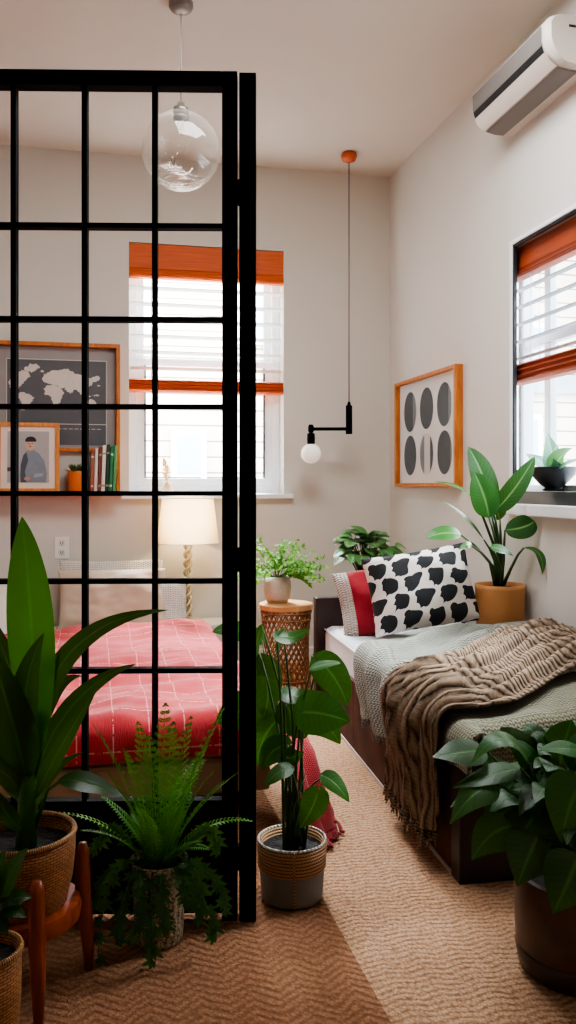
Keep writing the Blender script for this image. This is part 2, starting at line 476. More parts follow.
# orange blinds with open white slats
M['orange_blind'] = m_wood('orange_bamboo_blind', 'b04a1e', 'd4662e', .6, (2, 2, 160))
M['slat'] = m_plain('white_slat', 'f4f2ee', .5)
M['cord'] = m_plain('pale_cord', 'd8d2c8', .8)
def blind(name, label, A, B, nrm, zt, zv, zb0, zb1, pitch, w=.045, nf=5, orange=M['orange_blind'], slat=M['slat'], tilt=18):
    """A, B ends of the head rail (x, y); nrm points into the room"""
    A, B = Vector((*A, 0)), Vector((*B, 0)); n = Vector((*nrm, 0)); ax = (B - A) / 2; c0 = (A + B) / 2; L = ax.length
    root = thing(name, label, 'blind', c0 + Vector((0, 0, zb1)), 'orange slatted blinds at the windows')
    def prof(mb, pts, ax):
        """extrude (out, z) outline along the rail"""
        P0 = [mb.vert(A + n * o + Vector((0, 0, z)), (0, z)) for o, z in pts]
        P1 = [mb.vert(B + n * o + Vector((0, 0, z)), (2 * L, z)) for o, z in pts]
        k = len(pts)
        for j in range(k): mb.face((P0[j], P0[(j + 1) % k], P1[(j + 1) % k], P1[j]))
        mb.face(P0[::-1]); mb.face(P1)
    m = MB(); hv = zt - zv
    prof(m, [(0, zt), (.05, zt), (.055, zv + hv * .28), (.05, zv + hv * .24), (.062, zv + hv * .22), (.058, zv + hv * .16), (.064, zv + hv * .13), (.058, zv + hv * .07), (.062, zv + hv * .05), (.055, zv), (0, zv)], ax)
    m.build('valance', orange, root, smooth=False)
    z = zv - pitch * .6
    ins = ax * (1 - .008 / L)
    while z > zb0 + .02:
        m = MB(); u = n * math.cos(R(tilt)) * w / 2 + Vector((0, 0, math.sin(R(tilt)) * w / 2))
        m.obox(c0 + n * .02 + Vector((0, 0, z)), ins, u, Vector((0, 0, .0022)))
        m.build('slat', slat, root, smooth=False)
        z -= pitch
    pts = []; k = 4; hb = zb0 - zb1
    out = [(-.012, zb0)]
    for j in range(k):
        za = zb0 - hb * j / k
        out += [(.036, za), (.05, za - hb / k * .4), (.036, za - hb / k * .85)]
    out += [(-.012, zb1)]
    m = MB(); prof(m, out, ax); m.build('bottom_stack', orange, root, smooth=False)
    for s in (-.72, .72):
        for dd in (-.003, .043):
            m = MB(); p = c0 + ax * s + n * dd
            m.tube([p + Vector((0, 0, zv)), p + Vector((0, 0, zb0))], .0016, 5); m.build('ladder_cord', M['cord'], root)
    return root
blind('window_blind', 'orange slatted blind lowered halfway over the bright back window behind the divider', (W1[0] + .002, YB + .055), (W1[1] - .002, YB + .055), (0, -1), 2.775, 2.555, 1.895, 1.81, .105)
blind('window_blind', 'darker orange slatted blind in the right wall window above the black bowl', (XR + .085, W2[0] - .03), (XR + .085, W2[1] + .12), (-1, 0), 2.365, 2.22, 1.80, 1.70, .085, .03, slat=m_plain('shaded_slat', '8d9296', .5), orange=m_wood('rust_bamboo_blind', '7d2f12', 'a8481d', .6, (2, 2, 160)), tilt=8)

# house across the way
t = NT('cream_clapboard')
v = t.coord('Object'); sp = t.node('SeparateXYZ', {0: v})
fr = t.math('FRACT', t.math('DIVIDE', sp.outputs[2], .165))
ln = t.math('LESS_THAN', fr, .1)
cc = t.mix(ln, hexc('cfc2b3'), hexc('6e665f'))
M['siding'] = t.done(t.bsdf(cc, .8, fr, .6, .02))
hs = thing('neighbouring_house', 'cream clapboard house across the way seen through the windows', 'house', (2.5, 8.9, 0))
m = MB(); m.box((-4, 8.9, -3), (18, 9.3, 7)); m.build('siding_wall', M['siding'], hs, smooth=False)
for (xa, xb, za, zb) in ((.83, 1.08, 1.32, 1.72), (.2, .55, 2.7, 3.3), (1.5, 1.75, 2.75, 3.3), (4.75, 4.95, 1.55, 1.95), (4.75, 5.1, 2.6, 3.0), (3.2, 3.6, 1.4, 2.0)):
    m = MB(); m.box((xa - .06, 8.86, za - .06), (xb + .06, 8.93, zb + .06)); f = m.build('window_surround', M['white'], hs, smooth=False)
    m = MB(); m.box((xa, 8.855, za), (xb, 8.87, zb)); m.build('pane', m_plain('far_pane', 'a9c0cc', .2), f, smooth=False)
m = MB(); m.box((2.6, 8.8, 2.25), (10, 8.9, 2.45)); m.build('band_course', m_plain('grey_trim', '8f9aa3', .6), hs, smooth=False)

# ------------------------------------------------------------------ room divider
DA = YAW - R(1.2)
def dv(x, y, z):
    """divider space: x along its face from the hinge post, y away from the camera"""
    o = at(256, 485, 2.34)
    return Vector((o.x + x * math.cos(DA) + y * math.sin(DA), o.y - x * math.sin(DA) + y * math.cos(DA), z))
k = 2.34 / FOC
M['low_dark'] = m_plain('dark_brown_sheet', '241c17', .6, .15, 10, Specular_IOR_Level=.2)  # for flat dark sheets filling the row under the lowest cross bar
div = thing('room_divider', 'tall black steel grid divider standing in front of the red bed', 'room divider', dv(-.3, 0, 0))
def px2x(p): return (p - 256) * k
def py2z(p): return 1.2 + (485 - p) * k
xl = px2x(-62)
zt = py2z(71)
m = MB(); T = .045
m.box((px2x(222), 0, 0), (px2x(237.2), T, zt), dv); m.build('stile', M['black'], div, smooth=False, bevel=.002)
m = MB(); m.box((xl, 0, 0), (xl + .045, T, zt), dv); m.build('stile', M['black'], div, smooth=False, bevel=.002)
m = MB(); m.box((xl + .045, 0, zt - .042), (px2x(222), T, zt), dv); m.build('top_rail', M['black'], div, smooth=False, bevel=.002)
m = MB(); m.box((xl + .045, 0, .022), (px2x(222), T, .075), dv); m.build('bottom_rail', M['black'], div, smooth=False, bevel=.002)
for p in (-57 + 0, 14, 84.5, 154.5):
    if px2x(p) < xl + .06: continue
    m = MB(); m.box((px2x(p - 2.6), .006, .075), (px2x(p + 2.6), .034, zt - .042), dv); m.build('upright_bar', M['black'], div, smooth=False)
for p in (225.5, 319, 406.5, 493.5, 581.5, 671, 803):
    m = MB(); m.box((xl + .045, .004, py2z(p + 2.4)), (px2x(222), .036, py2z(p - 2.4)), dv); m.build('cross_bar', M['black'], div, smooth=False)
m = MB(); m.box((px2x(239.2), -.004, 0), (px2x(256), .052, py2z(73)), dv)
for a_, b_ in ((xl + .045, px2x(14 - 2.6)), (px2x(14 + 2.6), px2x(84.5 - 2.6)), (px2x(84.5 + 2.6), px2x(154.5 - 2.6)), (px2x(154.5 + 2.6), px2x(222))):
    q_ = MB(); q_.box((a_, .012, .075), (b_, .028, py2z(803 + 2.4)), dv); q_.build('dark_sheet', M['low_dark'], div, smooth=False)
pst = m.build('hinge_post', M['black'], div, smooth=False, bevel=.002)
for p in (190, 560, 860):
    m = MB(); m.box((px2x(236.8), .01, py2z(p + 12)), (px2x(239.6), .035, py2z(p - 12)), dv); m.build('hinge', M['black'], pst, smooth=False)

# ------------------------------------------------------------------ air conditioner
ac = thing('wall_mounted_air_conditioner', 'beige air conditioner with grey vents high on the right wall', 'air conditioner', (XR - .1, 3.5, 2.9))
ya, yb = 3.12, 3.83
zb = 2.91
prof = [(0, 0), (-.10, 0), (-.145, .012), (-.18, .045), (-.20, .085), (-.212, .13), (-.212, .205), (-.195, .235), (-.16, .25), (0, .25)]
def acp(o, z, y, e=0.0): return Vector((XR + o, y, zb + z * .84))
def strip(mb, pts, y0, y1, off=.003):
    c = Vector((-.09, .13))
    P = []
    for o, z in pts:
        d = (Vector((o, z)) - c).normalized() * off
        P.append((o + d.x, z + d.y))
    A = [mb.vert(acp(o, z, y0), (y0, z)) for o, z in P]; B = [mb.vert(acp(o, z, y1), (y1, z)) for o, z in P]
    for j in range(len(P) - 1): mb.face((A[j], B[j], B[j + 1], A[j + 1]))
m = MB()
rows = []
for yy, s in ((ya, .93), (ya + .012, .98), (ya + .03, 1), (yb - .02, 1), (yb - .006, .98), (yb, .94)):
    rows.append([m.vert(acp(o * s, .125 + (z - .125) * s, yy), (yy, z)) for o, z in prof])
for A, B in zip(rows, rows[1:]):
    for j in range(len(prof)): m.face((A[j], A[(j + 1) % len(prof)], B[(j + 1) % len(prof)], B[j]))
m.face(rows[0]); m.face(rows[-1][::-1])
M['ac'] = m_plain('beige_plastic', 'cdc3b8', .4)
body = m.build('casing', M['ac'], ac, auto=35)
t = NT('grey_grille'); v = t.coord('Object'); sp = t.node('SeparateXYZ', {0: v})
fr = t.math('SINE', t.math('MULTIPLY', sp.outputs[1], 700.0))
M['grille'] = t.done(t.bsdf(t.mix(t.math('ADD', t.math('MULTIPLY', fr, .5), .5), hexc('5d5754'), hexc('7f7873')), .55))
m = MB(); strip(m, [(-.212, .205), (-.212, .13), (-.208, .112)], ya + .05, yb - .012); m.build('intake_grille', M['grille'], ac, auto=35)
m = MB(); strip(m, [(-.208, .112), (-.20, .085), (-.197, .078)], ya + .05, yb - .012, .004); m.build('air_slot', M['gasket'], ac)
m = MB(); strip(m, [(-.197, .078), (-.18, .045), (-.15, .016)], ya + .035, yb - .008, .008); m.build('louvre_flap', m_plain('pale_flap', 'c2b6a9', .3), ac)
m = MB(); strip(m, [(-.145, .012), (-.10, 0), (-.055, 0)], ya + .035, yb - .012, .004); m.build('outlet_grille', M['grille'], ac, auto=35)
m = MB()
for j, (a0, a1) in enumerate(((-.118, -.112), (-.110, -.106), (-.104, -.098), (-.096, -.092), (-.089, -.082))):
    m.box((XR + a0, ya - .002, zb + .155), (XR + a1, ya + .004, zb + .165))
m.build('maker_mark', M['gasket'], ac, smooth=False)

# ------------------------------------------------------------------ pendants
g = at(181, 151, 3.77); rg = .172
pen = thing('globe_pendant_light', 'clear seeded glass globe pendant hanging from the ceiling beyond the divider', 'pendant light', (g.x, g.y, H))
m = MB(); m.lathe((g.x, g.y, 0), [(.001, H), (.054, H), (.054, H - .02), (.046, H - .034), (.02, H - .042), (.001, H - .042)], 28); m.build('ceiling_canopy', m_plain('grey_metal', '857d76', .45, Metallic=.3), pen)
m = MB(); m.tube([(g.x, g.y, H - .05), (g.x, g.y, g.z + rg + .03)], .003, 6); m.build('cable', m_plain('grey_cable', '8b857e', .6), pen)
m = MB(); m.lathe((g.x, g.y, g.z), [(.001, rg + .04), (.016, rg + .04), (.02, rg + .022), (.034, rg + .018), (.036, rg - .004), (.02, rg - .012)], 24); m.build('cap', m_plain('brushed_cap', '756c64', .35, Metallic=.6), pen)
m = MB(); m.lathe((g.x, g.y, g.z), [(.001, rg - .01), (.034, rg - .018), (.036, rg - .032), (.02, rg - .04), (.011, rg - .075), (.001, rg - .08)], 20); m.build('lamp_holder', m_plain('holder', '6f6860', .4, Metallic=.5), pen)
t = NT('seeded_glass')
vo = t.node('TexVoronoi', {'Vector': t.coord('Object'), 'Scale': 55.0})
sd = t.math('LESS_THAN', vo.outputs[0], .14)
nz = t.node('TexNoise', {'Vector': t.coord('Object'), 'Scale': 9.0, 'Detail': 3.0}).outputs[0]
bp = t.node('Bump', {'Strength': .5, 'Distance': .01, 'Height': t.math('ADD', nz, sd)})
lw = t.node('LayerWeight', {'Blend': .35})
tr = t.node('BsdfTransparent', {0: (.93, .91, .88, 1)})
gl = t.node('BsdfGlossy', {'Roughness': .06, 'Color': (.95, .93, .9, 1), 'Normal': bp.outputs[0]})
fac = t.math('ADD', t.math('MULTIPLY', t.math('POWER', lw.outputs['Facing'], 2.0), .55), t.math('ADD', t.math('MULTIPLY', sd, .25), .05))
mx0 = t.node('MixShader', {0: fac, 1: tr.outputs[0], 2: gl.outputs[0]})
mx = t.node('MixShader', {0: t.math('ADD', t.math('MULTIPLY', lw.outputs['Facing'], .16), t.math('MULTIPLY', sd, .12)), 1: mx0.outputs[0], 2: t.node('BsdfDiffuse', {0: (.9, .87, .83, 1)}).outputs[0]})
M['seeded'] = t.done(mx)
m = MB(); m.sphere(g, rg, 40, 28)
m.build('glass_globe', M['seeded'], pen)
# thick folds of glass pooled at the bottom
m = MB()
rnd = random.Random(3)
for q in range(7):
    rr = .035 + q * .016; zc = -rg + .02 + q * .008 + .004
    a0 = rnd.uniform(0, 6)
    m.tube([g + Vector((rr * math.cos(a0 + a), rr * math.sin(a0 + a), -math.sqrt(max(0, (rg - .008) ** 2 - rr * rr)) + .006 * math.sin(3 * a))) for a in [i * .2 for i in range(22)]], [.001, .005, .006, .006, .004, .001] if False else .0035, 6)
for q in range(3):
    m.tube([g + Vector((.055 * math.cos(a) * (1 - q * .2), -.02 * q, .055 * math.sin(a) - .05 - q * .01)) for a in [-.4 - i * .16 - q * .5 for i in range(18)]], .004, 6)
M['thickglass'] = m_glass('thick_glass', (.97, .95, .92, 1), .45)
m.build('glass_swirl', M['thickglass'], pen)

c = at(349, 153, 5.48)
sw = thing('swing_arm_pendant_light', 'black swing arm pendant with a small white bulb on a long cord', 'pendant light', (c.x, c.y, H))
m = MB(); m.lathe((c.x, c.y, 0), [(.001, H), (.045, H), (.052, H - .02), (.042, H - .05), (.012, H - .062), (.001, H - .062)], 24); m.build('ceiling_canopy', m_plain('terracotta_canopy', 'b5562c', .5), sw)
zr1, zr0 = at(349, 405, 5.48).z, at(349, 434, 5.48).z
m = MB(); m.tube([(c.x, c.y, H - .06), (c.x, c.y, zr1)], .004, 6); m.build('cord', m_plain('grey_flex', '6d6660', .7), sw)
m = MB(); m.lathe((c.x, c.y, 0), [(.001, zr1 + .02), (.008, zr1 + .02), (.012, zr1), (.021, zr1 - .005), (.021, zr0), (.001, zr0)], 20); m.build('stem_rod', M['black'], sw, auto=35)
e = at(311, 428, 5.48); zc = at(311, 429, 5.48).z
m = MB(); m.tube([(c.x, c.y, zc), (e.x, e.y, zc)], .011, 10); m.build('arm', M['black'], sw)
m = MB(); m.lathe((e.x, e.y, zc), [(.001, .03), (.014, .028), (.019, .014), (.019, -.014), (.012, -.024), (.024, -.03), (.026, -.06), (.024, -.10), (.001, -.10)], 20); m.build('lamp_holder', M['black'], sw, auto=35)
t = NT('opal_bulb'); M['opal'] = t.done(t.bsdf(hexc('efe9e2'), .25, Emission_Color=hexc('fff1e0'), Emission_Strength=.25))
m = MB(); m.sphere((e.x, e.y, zc - .158), .065); m.build('bulb', M['opal'], sw)

# ------------------------------------------------------------------ oval print on the right wall
t = NT('print_frame_wood'); 
M['ochre_wood'] = m_wood('orange_oak', 'a85a22', 'cf8038', .45, (25, 25, 4))
py0, py1, pz0, pz1 = 4.42, 5.50, 1.17, 1.90
py0, py1, pz0, pz1 = 4.40, 5.38, 1.19, 1.875
pic = thing('framed_oval_print', 'wood framed print of six dark ovals on the right wall', 'picture', (XR, (py0 + py1) / 2, pz0))
m = MB(); fb, fd = .022, .05
m.box((XR - fd, py0, pz0), (XR, py0 + fb, pz1)); m.box((XR - fd, py1 - fb, pz0), (XR, py1, pz1)); m.box((XR - fd, py0 + fb, pz0), (XR, py1 - fb, pz0 + fb)); m.box((XR - fd, py0 + fb, pz1 - fb), (XR, py1 - fb, pz1))
m.build('frame', M['ochre_wood'], pic, smooth=False, bevel=.003)
m = MB(); m.box((XR - .018, py0 + fb, pz0 + fb), (XR - .008, py1 - fb, pz1 - fb)); m.build('mount_board', m_plain('off_white_mount', 'f1efeb', .6), pic, smooth=False)
M['ink'] = m_plain('slate_ink', '3f474d', .6, .25, 30); M['ink2'] = m_plain('grey_ink', '7d858a', .6); M['paper'] = m_plain('paper', 'ded9d1', .6)
def disc(mb, cy, cz, ry, rz, x, a0=-1.0, a1=1.0, n=36):
    """slice of an oval between a0 and a1 of its half width"""
    top, bot = [], []
    for i in range(n + 1):
        a = lerp(a0, a1, i / n); h = math.sqrt(max(0, 1 - a * a))
        top.append(mb.vert((x, cy - a * ry, cz + h * rz))); bot.append(mb.vert((x, cy - a * ry, cz - h * rz)))
    for i in range(n): mb.face((bot[i], bot[i + 1], top[i + 1], top[i]))
xs = XR - .0195
cuts = [[('ink2', -1, 1), ('ink', -1, .45)], [('ink', -1, 1)], [('paper', -1, 1), ('ink2', -.9, .9), ('ink', -1, .55)], [('ink', -1, 1)], [('ink2', -1, 1), ('paper', -.3, .55), ('ink', .55, 1)], [('ink2', -1, 1), ('ink', -.92, .8)]]
for r_ in range(2):
    for q in range(3):
        cy = py1 - .215 - q * .275; cz = pz1 - .205 - r_ * .28
        for j, (cn, a0, a1) in enumerate(cuts[r_ * 3 + q]):
            m = MB(); disc(m, cy, cz, .108, .128, xs - .0006 * j, a0, a1); m.build('printed_oval', M[cn], pic, smooth=False)
m = MB(); m.box((XR - .030, py0 + fb, pz0 + fb), (XR - .028, py1 - fb, pz1 - fb)); m.build('glazing', m_glass('picture_glass', (.97, .97, .97, 1), .05), pic, smooth=False)

# ------------------------------------------------------------------ wall shelf with map, portrait, pot, books
sx0, sx1, sz0, sz1 = -.64, .158, 1.155, 2.10
sd = .17
sh = thing('wall_shelf', 'orange wooden box shelf on the back wall left of the window', 'shelf', ((sx0 + sx1) / 2, YB, sz0))
m = MB(); m.box((sx0, YB - sd, sz0 - .022), (sx1, YB, sz0)); m.build('shelf_board', M['ochre_wood'], sh, smooth=False, bevel=.002)
m = MB(); m.box((sx0, YB - .07, sz1 - .024), (sx1, YB, sz1)); m.build('top_board', M['ochre_wood'], sh, smooth=False, bevel=.002)
for xa in (sx0, sx1 - .024):
    m = MB(); m.box((xa, YB - .07, sz0), (xa + .024, YB, sz1 - .024)); m.build('side_panel', M['ochre_wood'], sh, smooth=False, bevel=.002)
mp = thing('world_map_print', 'grey world map print in the orange box shelf behind the portrait', 'picture', ((sx0 + sx1) / 2, YB - .02, 1.43))
ma, mb_, mc, md = sx0 + .028, sx1 - .028, 1.435, sz1 - .028
m = MB(); m.box((ma, YB - .02, mc), (mb_, YB - .008, md)); m.build('mount_board', m_plain('grey_mount', '969390', .7), mp, smooth=False)
ia, ib, ic, id_ = ma + .07, mb_ - .055, mc + .02, md - .075
m = MB(); m.box((ia, YB - .023, ic), (ib, YB - .02, id_)); m.build('map_sheet', m_plain('charcoal_map', '5a5d60', .7, .12, 20), mp, smooth=False)
m = MB()
bw = .005
for bx in (((ia, id_ - bw), (ib, id_)), ((ia, ic + .13), (ib, ic + .13 + bw)), ((ia, ic), (ia + bw, id_)), ((ib - bw, ic), (ib, id_))):
    m.box((bx[0][0], YB - .0245, bx[0][1]), (bx[1][0], YB - .023, bx[1][1]))
for j in range(16):
    m.box((ia + .03 + j * .035, YB - .0245, ic + .10), (ia + .055 + j * .035, YB - .023, ic + .104))
m.build('border_line', m_plain('pale_border', 'c9c3ba', .7), mp, smooth=False)
m = MB(); m.box((ma, YB - .04, mc - .022), (mb_, YB - .004, mc)); m.build('bottom_rail', M['ochre_wood'], mp, smooth=False, bevel=.002)
# land masses, in map-sheet fractions
LAND = [
 [(.02,.62),(.06,.72),(.10,.80),(.16,.84),(.22,.80),(.24,.74),(.20,.70),(.17,.64),(.14,.58),(.11,.52),(.09,.46),(.07,.50),(.04,.56)],
 [(.17,.86),(.23,.94),(.30,.95),(.33,.90),(.29,.84),(.25,.80),(.20,.82)],
 [(.12,.46),(.18,.48),(.23,.44),(.27,.38),(.24,.30),(.20,.24),(.17,.16),(.15,.20),(.15,.30),(.12,.38)],
 [(.35,.70),(.38,.76),(.43,.82),(.47,.86),(.52,.86),(.58,.88),(.64,.84),(.70,.80),(.76,.76),(.83,.74),(.90,.78),(.94,.74),(.90,.68),(.86,.66),(.84,.60),(.80,.58),(.77,.50),(.73,.46),(.71,.52),(.67,.54),(.64,.46),(.61,.50),(.57,.56),(.53,.56),(.50,.60),(.46,.60),(.42,.62),(.38,.64)],
 [(.40,.60),(.46,.60),(.52,.58),(.55,.52),(.57,.46),(.54,.40),(.53,.32),(.50,.24),(.47,.24),(.45,.34),(.43,.42),(.38,.46),(.37,.54)],
 [(.36,.78),(.38,.80),(.39,.77),(.37,.74)],
 [(.33,.82),(.36,.85),(.37,.82)],
 [(.76,.34),(.80,.38),(.86,.38),(.90,.32),(.88,.26),(.82,.26),(.77,.28)],
 [(.78,.44),(.82,.45),(.84,.42),(.80,.41)],
 [(.85,.46),(.90,.47),(.93,.44),(.88,.43)],
 [(.90,.60),(.92,.64),(.93,.60)],
]
m = MB()
for poly in LAND:
    pts = []
    for k2 in range(len(poly)):
        a, b = poly[k2], poly[(k2 + 1) % len(poly)]
        for q in range(6):
            t_ = q / 6; x = lerp(a[0], b[0], t_); y = lerp(a[1], b[1], t_)
            x += .018 * noise.noise(Vector((x * 40, y * 40, 1))); y += .03 * noise.noise(Vector((x * 40, y * 40, 5)))
            pts.append((x, y))
    zlo = ic + .14
    m.face([m.vert((lerp(ia, ib, x), YB - .0242, lerp(zlo, id_, .02 + .95 * y))) for x, y in pts][::-1])
m.build('land_mass', m_plain('pale_land', 'cfc7bd', .7, .1, 40), mp, smooth=False)

pc = Vector((-.405, YB - .05, sz0)); pw, ph_ = .188, .435
por = thing('framed_portrait_photo', 'wood framed portrait of a person in a grey shirt on the shelf', 'picture', (pc.x, pc.y, sz0))
LEAN = .10
def pt(x, y, z): return Vector((pc.x + x, YB - .095 + z * LEAN * .6 + y, sz0 + z))
m = MB(); b = .024
for bx in (((-pw, -.012, 0), (-pw + b, .012, ph_)), ((pw - b, -.012, 0), (pw, .012, ph_)), ((-pw + b, -.012, 0), (pw - b, .012, b)), ((-pw + b, -.012, ph_ - b), (pw - b, .012, ph_))): m.box(*bx, pt)
m.build('frame', m_wood('honey_wood', 'c07636', 'e09a52', .45, (25, 25, 4)), por, smooth=False, bevel=.002)
m = MB(); m.box((-pw + b, 0, b), (pw - b, .006, ph_ - b), pt); m.build('mount_board', m_plain('cream_mount', 'e3d6c6', .7), por, smooth=False)
m = MB(); m.box((-.125, -.002, .06), (.125, 0, .38), pt); pp = m.build('photograph', m_plain('grey_backdrop', 'a9a7a5', .6, .08, 6), por, smooth=False)
def flat(name, mat, pts, y):
    m = MB(); m.face([m.vert(pt(x, y, z)) for x, z in pts]); m.build(name, mat, pp, smooth=False)
def ell(cx, cz, rx, rz, n=20, a0=0, a1=2 * PI): return [(cx + rx * math.cos(a0 + (a1 - a0) * i / n), cz + rz * math.sin(a0 + (a1 - a0) * i / n)) for i in range(n if a1 - a0 > 6.2 else n + 1)]
flat('table_edge', m_plain('dark_edge', '4d4b4c', .6), [(-.125, .13), (-.07, .13), (-.07, .155), (-.125, .155)], -.0026)
flat('shirt', m_plain('blue_grey_shirt', '7f8a93', .7, .15, 40), [(-.045, .06), (.105, .06), (.112, .12), (.095, .2), (.06, .245), (.03, .265), (-.005, .262), (-.03, .23), (-.045, .17), (-.052, .1)], -.003)
flat('shirt_shadow', m_plain('shirt_shade', '4c555d', .7), [(-.045, .06), (-.01, .06), (-.02, .13), (.0, .2), (-.012, .25), (-.03, .23), (-.045, .17)], -.0034)
flat('neck', m_plain('skin_neck', 'b58d78', .6), [(-.002, .255), (.03, .258), (.028, .29), (.0, .29)], -.0036)
flat('face', m_plain('skin_face', 'c9a490', .6), ell(.012, .300, .029, .040), -.004)
flat('hair', m_plain('dark_hair', '2c2523', .6), ell(.015, .322, .033, .026, 16, -.25, PI + .3), -.0044)
flat('eye', M['ink'], ell(.001, .304, .005, .003), -.0047); flat('eye', M['ink'], ell(.023, .304, .005, .003), -.0047)
flat('nose', m_plain('skin_shade', 'a97f6c', .6), [(.008, .302), (.013, .302), (.016, .291), (.006, .291)], -.0047)
flat('mouth', m_plain('lip', '8a4a42', .6), ell(.011, .284, .009, .003), -.0047)
flat('sleeve_fold', m_plain('shirt_fold', '98a2aa', .7), [(.03, .09), (.085, .1), (.09, .12), (.04, .115)], -.0034)
flat('hand', m_plain('skin_hand', 'b8937f', .6), ell(-.005, .085, .02, .012), -.0038)

pcx = Vector((-.115, YB - .10, sz0))
pot = thing('succulent_pot', 'small orange pot of succulent between portrait and books', 'potted plant', pcx)
m = MB(); m.lathe(pcx, [(.001, 0), (.042, 0), (.048, .01), (.052, .12), (.054, .135), (.048, .135), (.046, .12), (.001, .118)], 28); m.build('pot', m_plain('orange_glaze', 'd2722b', .4), pot)
M['succ'] = m_leaf('succulent_leaf', '2b3a22', '5d6f3a', '7f8d52', .5, .1)
m = MB(); rnd = random.Random(5)
for i in range(46):
    a = rnd.uniform(0, 2 * PI); el = rnd.uniform(.15, 1.3); L = rnd.uniform(.045, .075)
    d = Vector((math.cos(a) * math.cos(el), math.sin(a) * math.cos(el), math.sin(el)))
    b0 = pcx + Vector((math.cos(a) * .022, math.sin(a) * .022, .118))
    m.leaf([b0, b0 + d * L * .5 + Vector((0, 0, .004)), b0 + d * L], .009, 'lance', Vector((0, 0, 1)) - d * .5, .5, n=6, tint=rnd.random())
m.build('foliage', M['succ'], pot)

def book(cx, w, h, d, lean, spine, label, group='books standing on the wall shelf', trimc=None):
    o0 = Vector((cx, YB - .15, sz0))
    r = thing('book', label, 'book', o0, group)
    f = lambda x, y, z: Vector((cx + x + z * lean, YB - .155 + y, sz0 + z * math.sqrt(1 - lean * lean) + max(0, -x * lean if lean > 0 else -(x - 0) * lean) * 0 + .0))
    m = MB(); cw = .003
    m.box((-w / 2, 0, 0), (w / 2, .004, h), f); m.box((-w / 2, .004, 0), (-w / 2 + cw, d, h), f); m.box((w / 2 - cw, .004, 0), (w / 2, d, h), f)
    m.build('cover', spine, r, smooth=False, bevel=.001)
    m = MB(); m.box((-w / 2 + cw, .005, .004), (w / 2 - cw, d - .004, h - .004), f); m.build('pages', M['paper'], r, smooth=False)
    if trimc:
        for zz in (.12, .8):
            m = MB(); m.box((-w / 2 + .001, -.0008, h * zz), (w / 2 - .001, .0008, h * (zz + .04)), f)
            m.build('spine_band', trimc, r, smooth=False)
BK = [(-.018, .018, .27, .022, '9b5b46', 'russet book leftmost in the shelf row, beside the orange pot', 'd8cdbf'),
      (.004, .018, .275, .03, 'd9d2c8', 'thin white book second in the shelf row, beside the russet one', None),
      (.027, .017, .285, .03, '6d3a30', 'maroon brown book between two pale books on the shelf', 'b8a08a'),
      (.049, .021, .295, .035, 'ddd6c4', 'cream book beside the dark green books on the shelf', '8a8a7a'),
      (.073, .020, .30, .038, '1f4030', 'darkest green book in the shelf row, beside the cream book', '88a090'),
      (.096, .018, .29, .04, '2f7a4c', 'mid green book second from the end of the shelf row', 'd5dcc8'),
      (.118, .016, .295, .04, '59a06a', 'pale green book at the end of the shelf row by side panel', None)]
for cx, w, h, ln_, c_, lb, tc in BK:
    book(cx, w, h, .12, ln_, m_plain('cover_' + c_, c_, .55), lb, trimc=m_plain('band_' + c_, tc, .5) if tc else None)

# socket plate
ox, oz = -.206, .80
so = thing('wall_socket', 'white wall socket plate above the left bed pillow', 'socket', (ox, YB, oz))
m = MB(); m.box((ox - .045, YB - .008, oz - .07), (ox + .045, YB, oz + .07)); m.build('plate', M['white'], so, smooth=False, bevel=.003)
for s_ in (-1, 1):
    m = MB(); m.box((ox - .018, YB - .0095, oz + s_ * .03 - .018), (ox + .018, YB - .008, oz + s_ * .03 + .018)); rc = m.build('receptacle', m_plain('ivory', 'd8d2c8', .5), so, smooth=False, bevel=.002)
    m = MB(); m.box((ox - .009, YB - .0105, oz + s_ * .03 - .006), (ox - .005, YB - .0094, oz + s_ * .03 + .008)); m.box((ox + .005, YB - .0105, oz + s_ * .03 - .006), (ox + .009, YB - .0094, oz + s_ * .03 + .008)); m.box((ox - .003, YB - .0105, oz + s_ * .03 - .015), (ox + .003, YB - .0094, oz + s_ * .03 - .010)); m.build('slot', M['gasket'], rc, smooth=False)
# dried plume on the back window sill
dp = thing('dried_plume', 'tan dried plume standing in a small vase on the back window sill', 'ornament', (.47, YB + .06, W1[2]))
m = MB(); m.lathe((.47, YB + .06, W1[2] + .004), [(.001, 0), (.03, 0), (.038, .03), (.02, .06), (.014, .075), (.001, .072)], 20); m.build('vase', m_plain('sand_vase', 'c9a983', .6), dp)
m = MB(); m.tube([(.47, YB + .06, W1[2] + .07), (.452, YB + .06, W1[2] + .2)], .003, 6)
for i in range(60):
    h = random.random(); a = random.uniform(0, 6.3); b0 = Vector((.466 - .02 * h, YB + .06, W1[2] + .085 + .13 * h)); rr = .022 * math.sin(PI * (.15 + .85 * h)) + .004
    m.leaf([b0, b0 + Vector((math.cos(a) * rr * .6, math.sin(a) * rr * .6, .012)), b0 + Vector((math.cos(a) * rr, math.sin(a) * rr, .03))], .004, 'lance', (0, -1, 0), 0, n=4)
m.build('plume', m_plain('straw', 'cfa671', .8), dp)
